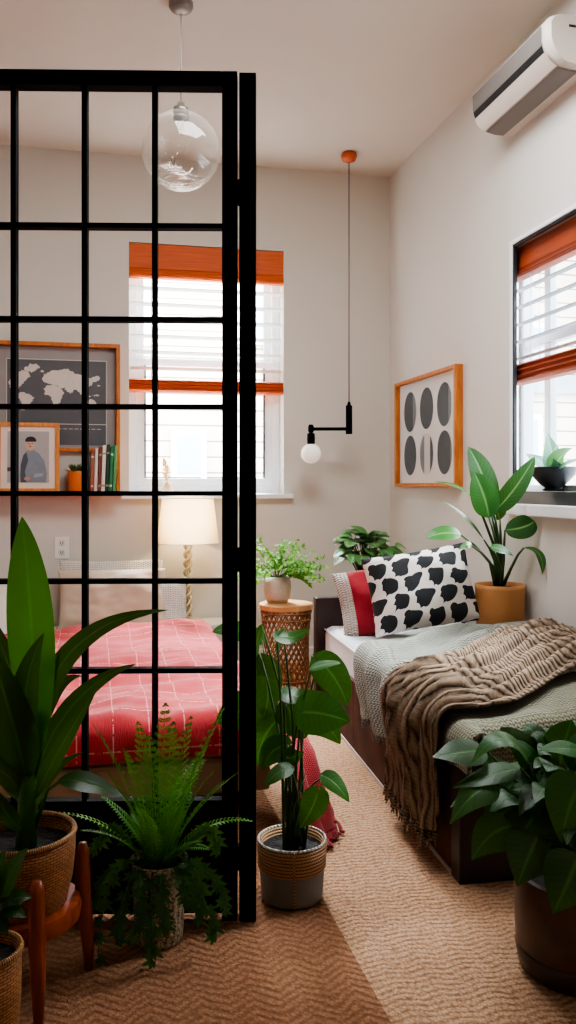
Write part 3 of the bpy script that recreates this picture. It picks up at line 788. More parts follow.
# ------------------------------------------------------------------ soft things
def pillow(name, label, cat, c, right, up, w, h, t, mats, bands=None, group=None, pinch=.07, wr=.008, n=26, seed=0, piping=None):
    c = Vector(c); right = Vector(right).normalized(); up = Vector(up); up = (up - right * up.dot(right)).normalized(); nn = right.cross(up)
    root = None
    m = MB()
    def pos(u, v, s):
        a, b = 2 * u - 1, 2 * v - 1
        x = a * w / 2 * (1 - pinch * (1 - b * b) * abs(a)); y = b * h / 2 * (1 - pinch * (1 - a * a) * abs(b))
        T = t / 2 * max(0, (1 - abs(a) ** 2.6) * (1 - abs(b) ** 2.6)) ** .55
        edge = max(abs(a), abs(b))
        q = wr * fbm(a * 2.2 + seed, b * 2.2, s * 3) * (1 - edge ** 6) + wr * .8 * math.sin(7 * (a * b + .3 * a)) * (1 - edge ** 8) * edge
        return c + right * x + up * y + nn * s * (T + q * (1 if edge < 1 else 0))
    idx = {}
    for s in (1, -1):
        for i in range(n + 1):
            for j in range(n + 1):
                bd = i in (0, n) or j in (0, n)
                if s == -1 and bd: idx[(s, i, j)] = idx[(1, i, j)]
                else: idx[(s, i, j)] = m.vert(pos(i / n, j / n, s), (i / n * w, j / n * h))
        for i in range(n):
            mi = 0
            if bands:
                u = (i + .5) / n
                for k, b in enumerate(bands):
                    if u <= b: mi = k; break
            m.mi = mi
            for j in range(n):
                q = [idx[(s, i, j)], idx[(s, i + 1, j)], idx[(s, i + 1, j + 1)], idx[(s, i, j + 1)]]
                m.face(q if s == 1 else q[::-1])
    o = m.build(name, mats, origin=c - Vector((0, 0, h / 2)), sub=1)
    tag(o, label, cat, group)
    if piping:
        m = MB(); P = []
        for i in range(n): P.append(pos(i / n, 0, 1))
        for i in range(n): P.append(pos(1, i / n, 1))
        for i in range(n): P.append(pos(1 - i / n, 1, 1))
        for i in range(n + 1): P.append(pos(0, 1 - i / n, 1))
        off = o.location.copy()
        m.tube(P, .006, 6, cap=False)
        m.build('piping', piping, o)
    return o

def m_cloth(name, c, var=.05, weave=700.0, rough=.9, bs=.25):
    t = NT(name); uv = t.node('TexCoord').outputs['UV']
    n1 = t.node('TexNoise', {'Vector': uv, 'Scale': weave, 'Detail': 2.0}).outputs[0]
    n2 = t.node('TexNoise', {'Vector': uv, 'Scale': 12.0, 'Detail': 3.0}).outputs[0]
    a = hexc(c); f = t.math('ADD', t.math('MULTIPLY', n1, .5), t.math('MULTIPLY', n2, .5))
    cc = t.mix(f, tuple(x * (1 - var) for x in a[:3]) + (1,), tuple(min(1, x * (1 + var)) for x in a[:3]) + (1,))
    return t.done(t.bsdf(cc, rough, n1, bs, .002, Sheen_Weight=.1))
M['linen'] = m_cloth('oatmeal_linen', 'bfae98', .12)
M['sheet'] = m_cloth('white_sheet', 'e4e0dc', .03)
M['matt'] = m_cloth('mattress_cloth', 'dde3e8', .04)
M['lace'] = m_knit('white_lace', 'b9b2aa', 'eeeae4', 70, 70, .9, .8, .004)
M['creamknit'] = m_knit('cream_knit', 'a8a196', 'e3ddd2', 60, 80, .9, 1.0, .006)
M['redcloth'] = m_cloth('crimson_cloth', '8c1724', .2)
M['cream'] = m_cloth('cream_cloth', 'ddd5cc', .06)

# red bed -------------------------------------------------------------
QX0, QX1, QY0, QY1, QT = -.98, .665, 3.05, 5.27, .365
bed = thing('double_bed', 'low double bed with a beige base under the red checked quilt', 'bed', ((QX0 + QX1) / 2, QY0, 0))
M['bedbase'] = m_cloth('beige_upholstery', 'a3907c', .08)
m = MB(); m.box((QX0 + .03, QY0 + .03, .07), (QX1 - .03, QY1 + .02, .20)); m.build('base', M['bedbase'], bed, smooth=False, bevel=.015)
m = MB(); m.box((QX0 + .035, QY0 + .035, .20), (QX1 - .035, QY1 + .02, .335)); m.build('mattress', M['sheet'], bed, smooth=False, bevel=.03)
for xa in (QX0 + .12, QX1 - .12):
    for ya in (QY0 + .12, QY1 - .1):
        m = MB(); m.lathe((xa, ya, 0), [(.001, 0), (.022, 0), (.03, .07), (.001, .07)], 16); m.build('leg', M['black'], bed)
# quilt
t = NT('red_check_quilt'); uv = t.node('TexCoord').outputs['UV']; sp = t.node('SeparateXYZ', {0: uv})
def chk(o, per): 
    return t.math('LESS_THAN', t.math('ABSOLUTE', t.math('SUBTRACT', t.math('FRACT', t.math('DIVIDE', o, per)), .5)), .017)
nzs = t.node('TexNoise', {'Vector': t.node('Mapping', {'Vector': uv, 'Scale': (260, 40, 1)}).outputs[0], 'Scale': 1.0, 'Detail': 3.0}).outputs[0]
nzb = t.node('TexNoise', {'Vector': uv, 'Scale': 5.0, 'Detail': 4.0}).outputs[0]
br = t.node('TexNoise', {'Vector': uv, 'Scale': 60.0}).outputs[0]
lines = t.math('MULTIPLY', t.math('MAXIMUM', chk(sp.outputs[0], .125), chk(sp.outputs[1], .16)), t.math('GREATER_THAN', br, .45))
c0 = t.mix(nzs, hexc('960f17'), hexc('b42f34'))
c0 = t.mix(t.math('MULTIPLY', nzb, .5), c0, hexc('a01a22'))
cc = t.mix(t.math('MULTIPLY', lines, .5), c0, hexc('e8a8a0'))
M['quilt'] = t.done(t.bsdf(cc, .9, t.math('ADD', nzs, lines), .5, .004, Sheen_Weight=.15))
def roll(s, r):
    """unrolled distance past the edge -> (outward, downward) round a soft corner of radius r"""
    if s <= 0: return 0, 0
    L = r * PI / 2
    if s < L: a = s / r; return r * math.sin(a), r * (1 - math.cos(a))
    return r, r + (s - L)
QR = .05
def quilt(u, v):
    sx = lerp(QX0 - .10, QX1 + .13, u); sy = lerp(QY0 - .13, 5.02, v)
    ex = max(0, sx - (QX1 - QR)); wx = max(0, (QX0 + QR) - sx); ey = max(0, (QY0 + QR) - sy)
    ox, dx = roll(ex, QR); ow, dw = roll(wx, QR); oy, dy = roll(ey, QR)
    x = min(max(sx, QX0 + QR), QX1 - QR) + ox - ow; y = max(sy, QY0 + QR) - oy
    d = min(.185, max(dx, dw, dy) + .25 * min(dx, dy))
    top = 1 - min(1, d / .05)
    z = QT - d + top * (.03 * fbm(sx * 1.8, sy * 1.5, 2) + .018 * math.sin(sy * 5 + 2 * fbm(sx * 1.2, sy * .8, 4)) + .02 * fbm(sx * 4, sy * 7, 9)) + .012
    k = min(1, d / .08)
    bul = .012 * fbm(sx * 4, sy * 4, 7) * k + .01 * math.sin(PI * min(1, d / .185)) 
    if ey > 0: y -= bul
    if ex > 0: x += bul
    return Vector((x, y, z)), (sx, sy)
m = MB(); m.grid(quilt, 90, 110)
q_ = m.build('quilt', M['quilt'], origin=((QX0 + QX1) / 2, QY0, .19), solid=.014)
tag(q_, 'red checked quilt with thin pale lines spread over the low double bed', 'quilt')
# sheet strip at the head
m = MB(); m.grid(lambda u, v: (Vector((lerp(QX0 + .005, QX1 - .02, u), lerp(4.96, QY1, v), .345 + .012 * fbm(u * 5, v * 2, 3) - .03 * (max(0, abs(u - .5) - .47) / .03) ** 2)), (u * 1.6, v * .3)), 40, 12)
m.build('top_sheet', M['sheet'], bed, solid=.01)
def lp(px, py, d): return at(px, py, d)
Z = Vector((0, 0, 1))
pillow('pillow', 'white lace edged pillow standing against the back wall behind the oatmeal pillow', 'pillow', at(112, 592, 5.30), (1, 0, 0), Z + Vector((0, .25, 0)), .66, .42, .14, [M['lace']], seed=3, pinch=.05, group='pillows on the red bed')
pillow('pillow', 'oatmeal linen pillow propped at the head of the red bed', 'pillow', at(113, 600, 5.10), (1, .02, 0), Z + Vector((0, .45, 0)), .66, .40, .17, [M['linen']], seed=1, pinch=.05, wr=.024, group='pillows on the red bed')
pillow('pillow', 'small white lace cushion between oatmeal pillow and lamp base', 'cushion', at(166, 600, 5.20), (1, .1, -.05), Z + Vector((0, .3, 0)), .27, .30, .10, [M['lace']], seed=5, group='pillows on the red bed')
pillow('pillow', 'oatmeal pillow at the far side of the red bed behind the upright leaf', 'pillow', at(-28, 609, 5.0), (1, -.05, -.06), Z + Vector((0, .5, 0)), .5, .34, .16, [M['cream']], seed=8, group='pillows on the red bed')

# red throw with tassels spilling to the floor
rt = at(300, 770, 2.9)
NEAR = [at(252, 716, 2.98) + Z * .01, at(268, 738, 2.90), at(284, 785, 2.84), at(300, 828, 2.80), at(312, 852, 2.76)]
FAR = [at(255, 674, 3.42), at(286, 702, 3.30), at(312, 742, 3.2), at(328, 792, 3.05), at(337, 822, 2.95)]
def along(P, t_):
    k = t_ * (len(P) - 1); i = min(int(k), len(P) - 2); f = k - i
    p0 = P[max(0, i - 1)]; p1 = P[i]; p2 = P[i + 1]; p3 = P[min(len(P) - 1, i + 2)]
    return 0.5 * ((2 * p1) + (p2 - p0) * f + (2 * p0 - 5 * p1 + 4 * p2 - p3) * f * f + (3 * p1 - p0 - 3 * p2 + p3) * f ** 3)
def rthrow(u, v):
    p = along(NEAR, v).lerp(along(FAR, v), u)
    w_ = .018 * math.sin(u * 17 + 2 * v) * sstep(.1, .5, v) + .008 * fbm(u * 4, v * 5, 2)
    p = p + Vector((.8, -.45, .4)) * w_
    p.z = max(p.z, .02)
    return p, (u * .34, v * .75)
m = MB(); m.grid(rthrow, 36, 40)
M['redthrow'] = m_knit('red_throw_weave', '7d1018', 'b8242e', 190, 150, .9, .7, .004)
rto = m.build('tasselled_throw', M['redthrow'], origin=(rt.x, rt.y, 0), solid=.01)
tag(rto, 'red throw with tassels spilling from the bed corner to the carpet', 'throw')
m = MB()
for i in range(34):
    u = i / 33; p = rthrow(u, 1.0)[0]
    d = (rthrow(u, 1)[0] - rthrow(u, .9)[0]); d.z = min(d.z, -.02); d.normalize()
    pts = [p]; q = p.copy(); L = random.uniform(.07, .10)
    for j in range(5):
        d = (d + Vector((random.uniform(-.25, .25), random.uniform(-.25, .25), -.35))).normalized()
        q = q + d * L / 5
        if q.z < .012: q.z = .012
        pts.append(q.copy())
    m.tube(pts, [.0055, .0075, .007, .006, .005, .003], 6)
m.build('tassel_fringe', M['redthrow'], rto)

# nightstand and lamp
L0 = at(188, 622, 5.42); nz0 = L0.z
nsd = thing('nightstand', 'low white bedside table beneath the lamp behind the red bed', 'bedside table', (L0.x + .05, 5.44, 0))
m = MB(); m.box((L0.x - .17, 5.30, nz0 - .03), (L0.x + .27, 5.585, nz0)); m.build('table_top', M['white'], nsd, smooth=False, bevel=.006)
m = MB(); m.box((L0.x - .15, 5.32, .08), (L0.x + .25, 5.575, nz0 - .03)); bx_ = m.build('carcass', M['white'], nsd, smooth=False, bevel=.004)
m = MB(); m.box((L0.x - .14, 5.305, .10), (L0.x + .24, 5.32, nz0 - .045)); dr_ = m.build('drawer', M['white'], nsd, smooth=False, bevel=.004)
m = MB(); m.sphere((L0.x + .05, 5.298, .2), .012, 14, 8); m.build('knob', M['cord'], dr_)
for xa in (L0.x - .13, L0.x + .23):
    for ya in (5.34, 5.555):
        m = MB(); m.lathe((xa, ya, 0), [(.001, 0), (.015, 0), (.018, .08), (.001, .08)], 12); m.build('leg', M['white'], nsd)
lx, ly = L0.x, 5.44
lamp = thing('table_lamp', 'lit table lamp with cream drum shade and twisted gold stem', 'lamp', (lx, ly, nz0))
M['goldglass'] = m_plain('antique_gold', 'd8caa6', .25, .15, 40, Metallic=.3)
m = MB(); m.lathe((lx, ly, nz0), [(.001, 0), (.105, 0), (.108, .008), (.10, .016), (.03, .022), (.018, .035), (.001, .036)], 36); m.build('base', m_plain('pale_gold_base', 'd9cba8', .3, .1, Metallic=.3), lamp)
m = MB(); hs_ = .86 - nz0
for ph in (0, PI):
    pts = [(lx + .020 * math.cos(ph + a), ly + .020 * math.sin(ph + a), nz0 + .03 + hs_ * i / 70) for i in range(71) for a in [i * .42]]
    m.tube(pts, .0105, 7)
m.tube([(lx, ly, nz0 + .02), (lx, ly, .9)], .006, 8)
m.build('stem', M['goldglass'], lamp)
sb, st, sh0, sh1 = .197, .163, .832, 1.118
t = NT('lit_linen_shade')
uvn = t.node('TexNoise', {'Vector': t.coord('UV', (300, 20, 1)), 'Scale': 1.0}).outputs[0]
di = t.node('BsdfDiffuse', {0: hexc('dccbaa')}); tl = t.node('BsdfTranslucent', {0: t.mix(uvn, hexc('f0d29c'), hexc('f8e0b4'))})
M['shade'] = t.done(t.node('MixShader', {0: .42, 1: di.outputs[0], 2: tl.outputs[0]}))
m = MB(); m.lathe((lx, ly, 0), [(sb, sh0), (st, sh1)], 48); shd = m.build('lamp_shade', M['shade'], lamp)
for r_, z_ in ((sb, sh0), (st, sh1)):
    m = MB(); m.tube([(lx + r_ * math.cos(a), ly + r_ * math.sin(a), z_) for a in [2 * PI * i / 48 for i in range(49)]], .003, 6); m.build('rim_trim', M['cream'], shd)
m = MB()
for a in (0, 2.1, 4.2): m.tube([(lx, ly, .99), (lx + st * math.cos(a), ly + st * math.sin(a), sh1 - .01)], .002, 5)
m.build('shade_carrier', M['goldglass'], shd)
t = NT('lit_bulb'); M['litbulb'] = t.done(t.bsdf(hexc('fff4df'), .3, Emission_Color=hexc('ffdba0'), Emission_Strength=3.0))
m = MB(); m.sphere((lx, ly, .95), .032); m.build('bulb', M['litbulb'], lamp)

# rattan table ---------------------------------------------------------
tc = at(286, 690, 5.0); tcx, tcy = tc.x, tc.y; tz = at(286, 603, 5.0).z; tr_ = .158
tb = thing('rattan_side_table', 'round side table with pale wood top over open rattan lattice', 'side table', (tcx, tcy, 0))
M['honey'] = m_wood('honey_top', 'bd8450', 'd4a06a', .4, (6, 30, 6)); M['rattan'] = m_wood('brown_rattan', '6f4426', 'a8703f', .55, (20, 20, 20))
m = MB(); m.lathe((tcx, tcy, 0), [(.001, tz - .035), (tr_ - .004, tz - .035), (tr_, tz - .03), (tr_, tz - .004), (tr_ - .005, tz), (.001, tz)], 48); m.build('table_top', M['honey'], tb, auto=35)
m = MB(); rb, rt_ = tr_ - .012, tr_ - .012
def rr(f): return tr_ * (.93 - .10 * math.sin(PI * f))
N = 26; hh = tz - .035
for s_ in (1, -1):
    for i in range(N):
        a0 = 2 * PI * i / N
        m.tube([(tcx + rr(f) * math.cos(a0 + s_ * 1.9 * f), tcy + rr(f) * math.sin(a0 + s_ * 1.9 * f), .012 + (hh - .012) * f) for f in [j / 14 for j in range(15)]], .0042, 5)
for f in (.0, .12, .88, .97):
    m.tube([(tcx + (rr(f) + .002) * math.cos(a), tcy + (rr(f) + .002) * math.sin(a), .012 + (hh - .012) * f) for a in [2 * PI * i / 40 for i in range(41)]], .007, 6)
m.build('rattan_lattice', M['rattan'], tb)

# single bed -----------------------------------------------------------
BA = R(2.9); BX, BY = 1.075, 2.37; BW, BL, BT = .80, 2.06, .455
def BP(x, y, z): return Vector((BX + x * math.cos(BA) + y * math.sin(BA), BY - x * math.sin(BA) + y * math.cos(BA), z))
sbd = thing('single_bed', 'dark brown single bed with white mattress along the right wall', 'bed', BP(0, 0, 0))
t = NT('dark_brown_veneer'); v = t.coord('Object', (1, 1, 1))
n1 = t.node('TexNoise', {'Vector': v, 'Scale': 7.0, 'Detail': 6.0}).outputs[0]
M['bedwood'] = t.done(t.bsdf(t.ramp(n1, [(.3, hexc('38221c')), (.7, hexc('5c3b2f'))]), .75, n1, .1, .01, Specular_IOR_Level=.2))
M['darkwood'] = m_plain('espresso_wood', '2b1c19', .4, .15, 12)
m = MB(); m.box((-.006, .07, .012), (.03, 1.30, .315), BP); m.build('side_panel', M['bedwood'], sbd, smooth=False, bevel=.003)
m = MB(); m.box((-.006, 1.304, .012), (.03, BL - .06, .315), BP); m.build('side_panel', M['bedwood'], sbd, smooth=False, bevel=.003)
m = MB(); m.box((BW - .03, .07, .012), (BW, BL - .06, .315), BP); m.build('side_panel', M['bedwood'], sbd, smooth=False, bevel=.003)
m = MB(); m.box((-.01, .0, .0), (BW + .005, .07, .36), BP); m.build('foot_board', M['darkwood'], sbd, smooth=False, bevel=.004)
m = MB(); m.box((-.03, BL - .06, 0), (BW + .005, BL + .015, .60), BP); m.build('headboard', M['darkwood'], sbd, smooth=False, bevel=.006)
m = MB(); m.box((-.010, .07, 0), (-.004, BL - .06, .012), BP); m.build('base_strip', m_plain('pale_edge', 'b7aeab', .5), sbd, smooth=False)
m = MB(); m.box((.03, .07, .24), (BW - .03, BL - .06, .27), BP); m.build('slat_base', M['darkwood'], sbd, smooth=False)
m = MB(); 
def mat_fn(u, v):
    return None
m.box((.012, .075, .27), (BW - .005, BL - .065, BT), BP); m.build('mattress', M['matt'], sbd, smooth=True, bevel=.035, auto=60)
m = MB()
for z_ in (.285, .44):
    m.tube([BP(.010, y, z_) for y in (.1, .6, 1.2, BL - .09)], .004, 6)
m.build('mattress_piping', M['sheet'], sbd)

def lift(x, y):
    return .015 + .09 * sstep(.1, .75, x) * (1 - .25 * sstep(.9, 1.45, y)) + .012 * fbm(x * 3, y * 3, 5)
def drape(hang, ylo, yhi, extra, xr=.79, off=.014, fold=None, r=.05, lat=None):
    S = xr - (.0 + r); L = S + r * PI / 2 + hang
    def fn(u, v):
        s = u * L
        hs2 = s - S
        if callable(hang): pass
        yl, yh = ylo(s / L), yhi(s / L)
        y = lerp(yl, yh, v)
        if lat: y += lat(s, v)
        f = fold(s, v) if fold else 0
        if hs2 <= 0:
            x = xr - s; z = BT + off + lift(x, y) * extra + f
            ef = max(0, .06 - y); oy_, dy_ = roll(ef, .06)
            p = BP(x, y if ef <= 0 else .06 - oy_ - (off if oy_ > .03 else 0), z - dy_)
        else:
            o_, d_ = roll(hs2, r)
            z0 = BT + off + lift(r, y) * extra
            x = r - o_ - off - abs(0)
            n_x = min(1, hs2 / (r * PI / 2))
            p = BP(x - .004 - f * n_x, y, max(.03, z0 - d_ + f * (1 - n_x)))
        return p, (s, y)
    return fn, L
# olive blanket at the foot
M['olive'] = m_knit('olive_check_blanket', '5a5946', '8f8b72', 110, 70, .95, .7, .003)
fn, L = drape(.07, lambda s: -.09, lambda s: .62, .75, off=.010, fold=lambda s, v: .012 * (fbm(s * 4, v * 3, 1)))
m = MB(); m.grid(fn, 70, 50, flip=True)
ol = m.build('bed_blanket', M['olive'], origin=BP(.4, .3, BT), solid=.012)
tag(ol, 'olive green checked blanket over the foot of the single bed', 'blanket')
# sage knitted blanket
M['sage'] = m_knit('sage_knit_blanket', '5c5f55', 'adae9f', 130, 100, .95, .9, .004)
fs = lambda s, v: ((.030 * (.5 + .5 * math.sin(26 * v + 11 * s + 2.2 * fbm(s * 1.6, v * 1.6, 3))) ** 2 + .014 * (.5 + .5 * math.sin(47 * v + 26 * s + 2.5 * fbm(s * 2.5, v * 2.5, 13))) ** 2) * sstep(1.0, .86, v) * sstep(.02, .3, s) + .014 * fbm(s * 4.5, v * 5, 11))
fn, L = drape(.20, lambda s: .28, lambda s: interp([(0, 1.20), (.2, 1.215), (.30, 1.35), (.45, 1.37), (.68, 1.24), (.8, 1.14), (1, 1.06)], s) + .01 * math.sin(9 * s), 1.0, off=.022, fold=fs)
m = MB(); m.grid(fn, 110, 130, flip=True)
sg = m.build('knitted_blanket', M['sage'], origin=BP(.4, .8, BT), solid=.014)
tag(sg, 'sage green knitted blanket draped across the middle of the single bed', 'blanket')
m = MB()
for i in range(80):
    v = i / 79; p = fn(1, v)[0]; q = p + Vector((-.004 + random.uniform(-.006, .006), random.uniform(-.008, .008), -random.uniform(.018, .03)))
    m.tube([p, (p + q) / 2 + Vector((-.003, 0, 0)), q], [.004, .004, .002], 5)
m.build('fringe', M['sage'], sg)
# brown throw
M['brownknit'] = m_yarn('brown_chunky_throw', '33261e', 'a08a75', .012)
def bf(s, v):
    sp_ = sstep(.55, 1.15, s)
    a = v * 26 + 1.8 * fbm(s * 1.5, v * 2.0, 21) + 1.2 * s
    rdg = 1.25 * (1 - abs(math.sin(a))) ** .8 + .35 * (1 - abs(math.sin(2.3 * a + 3 * fbm(s * 3, v, 8)))) 
    return lerp(.060, .034, sp_) * rdg * (math.sin(PI * min(1, max(0, v))) ** .4) * sstep(-.02, .22, s) + .016 * fbm(s * 6, v * 9, 31)
blo = lambda s: interp([(0, .36), (.3, .24), (.5, .10), (.62, .07), (1, .10)], s)
bhi = lambda s: interp([(0, .98), (.3, .84), (.52, .64), (.7, .56), (1, .58)], s)
fn, L = drape(.33, blo, bhi, 1.0, off=.045, fold=bf, r=.06)
m = MB(); m.grid(fn, 130, 110, flip=True)
bt = m.build('chunky_throw', M['brownknit'], origin=BP(.3, .5, BT), solid=.012)
tag(bt, 'brown chunky knit throw with fringe hanging over the single bed side', 'throw')
m = MB()
for i in range(60):
    v = i / 59; p = fn(1, v)[0]
    L2 = random.uniform(.04, .075); pts = [p]
    q = p.copy()
    for j in range(3):
        q = q + Vector((random.uniform(-.008, .004), random.uniform(-.01, .01), -L2 / 3)); pts.append(q.copy())
    m.tube(pts, [.0045, .005, .004, .002], 5)
m.build('fringe', M['brownknit'], bt)
m = MB()
for s_ in range(26):   # loose strands along the upper edge
    u = .50 + .25 * s_ / 26; p = fn(u, 1.0)[0]
    pts = [p, p + Vector((-.01, .012, .004)), p + Vector((-.022, .02, -.02)), p + Vector((-.026, .024, -.045))]
    m.tube(pts, [.004, .004, .003, .002], 5)
m.build('edge_fringe', M['brownknit'], bt)

# cushions on the single bed
t = NT('black_motif_cotton'); uv = t.node('TexCoord').outputs['UV']
dn = t.node('TexNoise', {'Vector': uv, 'Scale': 9.0, 'Detail': 1.0})
uv2 = t.node('VectorMath', {0: uv, 1: t.node('VectorMath', {0: t.node('VectorMath', {0: dn.outputs['Color'], 1: (.5, .5, .5)}, operation='SUBTRACT').outputs[0], 1: (.06, .06, 0)}, operation='MULTIPLY').outputs[0]}, operation='ADD').outputs[0]
sp = t.node('SeparateXYZ', {0: uv2})
gx = t.math('DIVIDE', t.math('SUBTRACT', sp.outputs[0], t.math('MULTIPLY', sp.outputs[1], .2)), .115); gy = t.math('DIVIDE', sp.outputs[1], .088)
row = t.math('FLOOR', gy)
gx2 = t.math('ADD', gx, t.math('MULTIPLY', t.math('MODULO', row, 2.0), .5))
fx = t.math('SUBTRACT', t.math('FRACT', gx2), .5); fy = t.math('SUBTRACT', t.math('FRACT', gy), .5)
fx = t.math('ADD', fx, t.math('MULTIPLY', fy, -.18))
q1 = t.math('ADD', t.math('POWER', t.math('ABSOLUTE', t.math('DIVIDE', t.math('SUBTRACT', fx, .03), .35)), 3.0), t.math('POWER', t.math('ABSOLUTE', t.math('DIVIDE', fy, .46)), 3.5))
body_ = t.math('LESS_THAN', q1, 1.0)
def circ(cx, cy, r): return t.math('LESS_THAN', t.math('ADD', t.math('POWER', t.math('SUBTRACT', fx, cx), 2.0), t.math('POWER', t.math('MULTIPLY', t.math('SUBTRACT', fy, cy), .8), 2.0)), r * r)
notch = t.math('MAXIMUM', circ(-.33, -.42, .24), circ(.02, -.55, .12))
ear = circ(-.26, .33, .13)
blob = t.math('MAXIMUM', t.math('MULTIPLY', body_, t.math('SUBTRACT', 1.0, notch)), ear)
n1 = t.node('TexNoise', {'Vector': uv, 'Scale': 500.0}).outputs[0]
cc = t.mix(blob, hexc('d8cfc7'), hexc('1c1d20'))
M['motif'] = t.done(t.bsdf(cc, .9, n1, .2, .002))
up2 = Z * .93 + FWD * .36
def rolled(a, yaw=0):
    r0 = RGT * math.cos(yaw) + FWD * math.sin(yaw); u0 = (up2 - r0 * up2.dot(r0)).normalized()
    return r0 * math.cos(a) + u0 * math.sin(a), u0 * math.cos(a) - r0 * math.sin(a)
r1, u1 = rolled(R(11), R(-4))
pillow('cushion', 'red and cream knitted cushion tucked behind the black motif cushion', 'cushion', at(388, 599, 4.27), r1, u1, .53, .37, .17, [M['creamknit'], M['redcloth'], M['cream']], bands=[.14, .40, 1.0], seed=13, wr=.018, group='cushions on the single bed')
r1, u1 = rolled(R(10), R(-3))
pillow('cushion', 'off white cushion printed with black motifs on the single bed', 'cushion', at(421, 589, 4.06), r1, u1, .53, .40, .19, [M['motif']], seed=17, pinch=.06, group='cushions on the single bed')
# ------------------------------------------------------------------ plants
M['soil'] = m_plain('dark_soil', '17110d', .95, .4, 60, .8, 90)
M['terracotta'] = m_plain('terracotta', 'bd8450', .7, .08, 12, .1, 80)
M['stem'] = m_plain('green_stem', '2f4a20', .5, .15)
CF = -FWD     # towards the viewer side of the room

def soil(root, c, r, z):
    m = MB(); m.grid(lambda u, v: Vector((c[0] + r * v * math.cos(2 * PI * u), c[1] + r * v * math.sin(2 * PI * u), z + .006 * fbm(math.cos(2 * PI * u) * v * 4, math.sin(2 * PI * u) * v * 4, 3))), 28, 6)
    return m.build('soil', M['soil'], root)

# wicker basket plant on its stand
d0 = 2.03
pc = at(22, 840, d0); bx, by = pc.x, pc.y
st = thing('plant_stand', 'reddish wooden plant stand holding the tall wicker basket', 'plant stand', (bx, by, 0))
M['teak'] = m_wood('red_teak', '6e2c12', 'a84c20', .35, (30, 30, 4))
ring = .135; rz = .185
m = MB(); m.lathe((bx, by, 0), [(ring - .03, rz - .02), (ring, rz - .02), (ring + .004, rz), (ring, rz + .02), (ring - .03, rz + .02), (ring - .03, rz - .02)], 48); m.build('ring', M['teak'], st, auto=40)
for a in (-73, 17, 107, 197):
    a = R(a) - YAW * 0
    ca, sa = math.cos(a), math.sin(a)
    m = MB()
    P = [(ring + .028, 0), (ring + .022, .10), (ring + .012, rz), (ring + .012, .29), (ring + .012, .315)]
    m.tube([(bx + r_ * ca, by + r_ * sa, z_) for r_, z_ in P], [.011, .017, .02, .017, .010], 12); m.build('leg', M['teak'], st)
m = MB()
for a in (17, 107): 
    a = R(a); m.obox((bx, by, rz - .012), Vector((math.cos(a), math.sin(a), 0)) * (ring - .02), Vector((-math.sin(a), math.cos(a), 0)) * .012, (0, 0, .008))
m.build('cross_brace', M['teak'], st, smooth=False)
big = thing('basket_plant', 'tall strap leaved plant in a wicker basket on the wooden stand', 'potted plant', (bx, by, rz - .004))
M['wicker'] = m_weave('orange_wicker', 'c98a4c', '96572a', 55, 150); M['wicker_rim'] = m_weave('wicker_rim', 'cf9a62', '9a6636', 60, 200)
bz0 = rz - .003
m = MB(); m.lathe((bx, by, 0), [(.001, bz0), (.085, bz0), (.103, bz0 + .025), (.118, bz0 + .08), (.124, bz0 + .14), (.125, bz0 + .185), (.119, bz0 + .185), (.117, bz0 + .14), (.105, bz0 + .06)], 56); m.build('basket', M['wicker'], big)
m = MB(); zr = bz0 + .188
m.tube([(bx + .122 * math.cos(a), by + .122 * math.sin(a), zr) for a in [2 * PI * i / 56 for i in range(57)]], .007, 8); m.build('rim', M['wicker_rim'], big)
soil(big, (bx, by), .117, bz0 + .155)
M['strapleaf'] = m_leaf('strap_leaf', '0f2a0c', '27541a', '3f7a28', .28, .15, 60, .3)
M['paleleaf'] = m_leaf('bright_green_leaf', '1f6414', '2f8420', '3f9a2c', .4, .1, 60, .5)  # brighter green for the upright leaf
m = MB()
D = d0
m.tube([at(26, 850, D), at(28, 800, D), at(30, 740, D - .01)], [.026, .024, .016], 10)
m.build('stem', M['strapleaf'], big)
m = MB()
F = CF + Z * .15
m.leaf([at(38, 760, D - .03), at(30, 610, D - .05), at(22, 517, D - .02)], .054, 'lance', CF + RGT * .1, .10, n=18, tint=.9)
m.build('upright_leaf', M['paleleaf'], big)
m = MB()
LV = [([(30, 775), (68, 655), (168, 610)], .030, (0, 2), .0, 'lance', .12), ([(30, 790), (72, 706), (136, 664)], .026, (-.02, .03), .3, 'lance', .15),
      ([(34, 800), (62, 745), (97, 689)], .022, (-.05, -.06), .3, 'lance', .15), ([(26, 780), (12, 720), (-12, 640)], .050, (-.05, -.14), .1, 'lance', .15),
      ([(30, 750), (26, 690), (44, 633)], .034, (-.09, -.10), .0, 'lance', .2), ([(20, 790), (-10, 735), (-50, 700)], .034, (-.02, -.02), .2, 'lance', .15),
      ([(22, 800), (6, 760), (-6, 690)], .028, (.03, .1), .1, 'lance', .15), ([(24, 800), (0, 770), (-40, 760)], .026, (.0, -.1), .4, 'lance', .15),
      ([(28, 780), (50, 700), (82, 676)], .022, (.06, .14), .3, 'lance', .15), ([(30, 820), (52, 775), (84, 752)], .012, (-.02, -.02), .3, 'lance', .15),
      ([(26, 780), (16, 690), (-20, 600)], .030, (.06, .10), .1, 'lance', .12), ([(22, 830), (6, 812), (-6, 786)], .02, (-.06, -.1), .2, 'lance', .12),
      ([(30, 790), (40, 720), (60, 655)], .024, (-.03, -.01), .2, 'lance', .2)]
for pts, w, (da, db), tn, pf, fo in LV:
    db = db if abs(db) < 1 else .0
    p = [at(pts[0][0], pts[0][1], D + da * .3), at(pts[1][0], pts[1][1], D + (da + db) / 2), at(pts[2][0], pts[2][1], D + db)]
    m.leaf(p, w, pf, CF * .75 + Z * .6, fo, n=16, tint=tn, curl=.1)
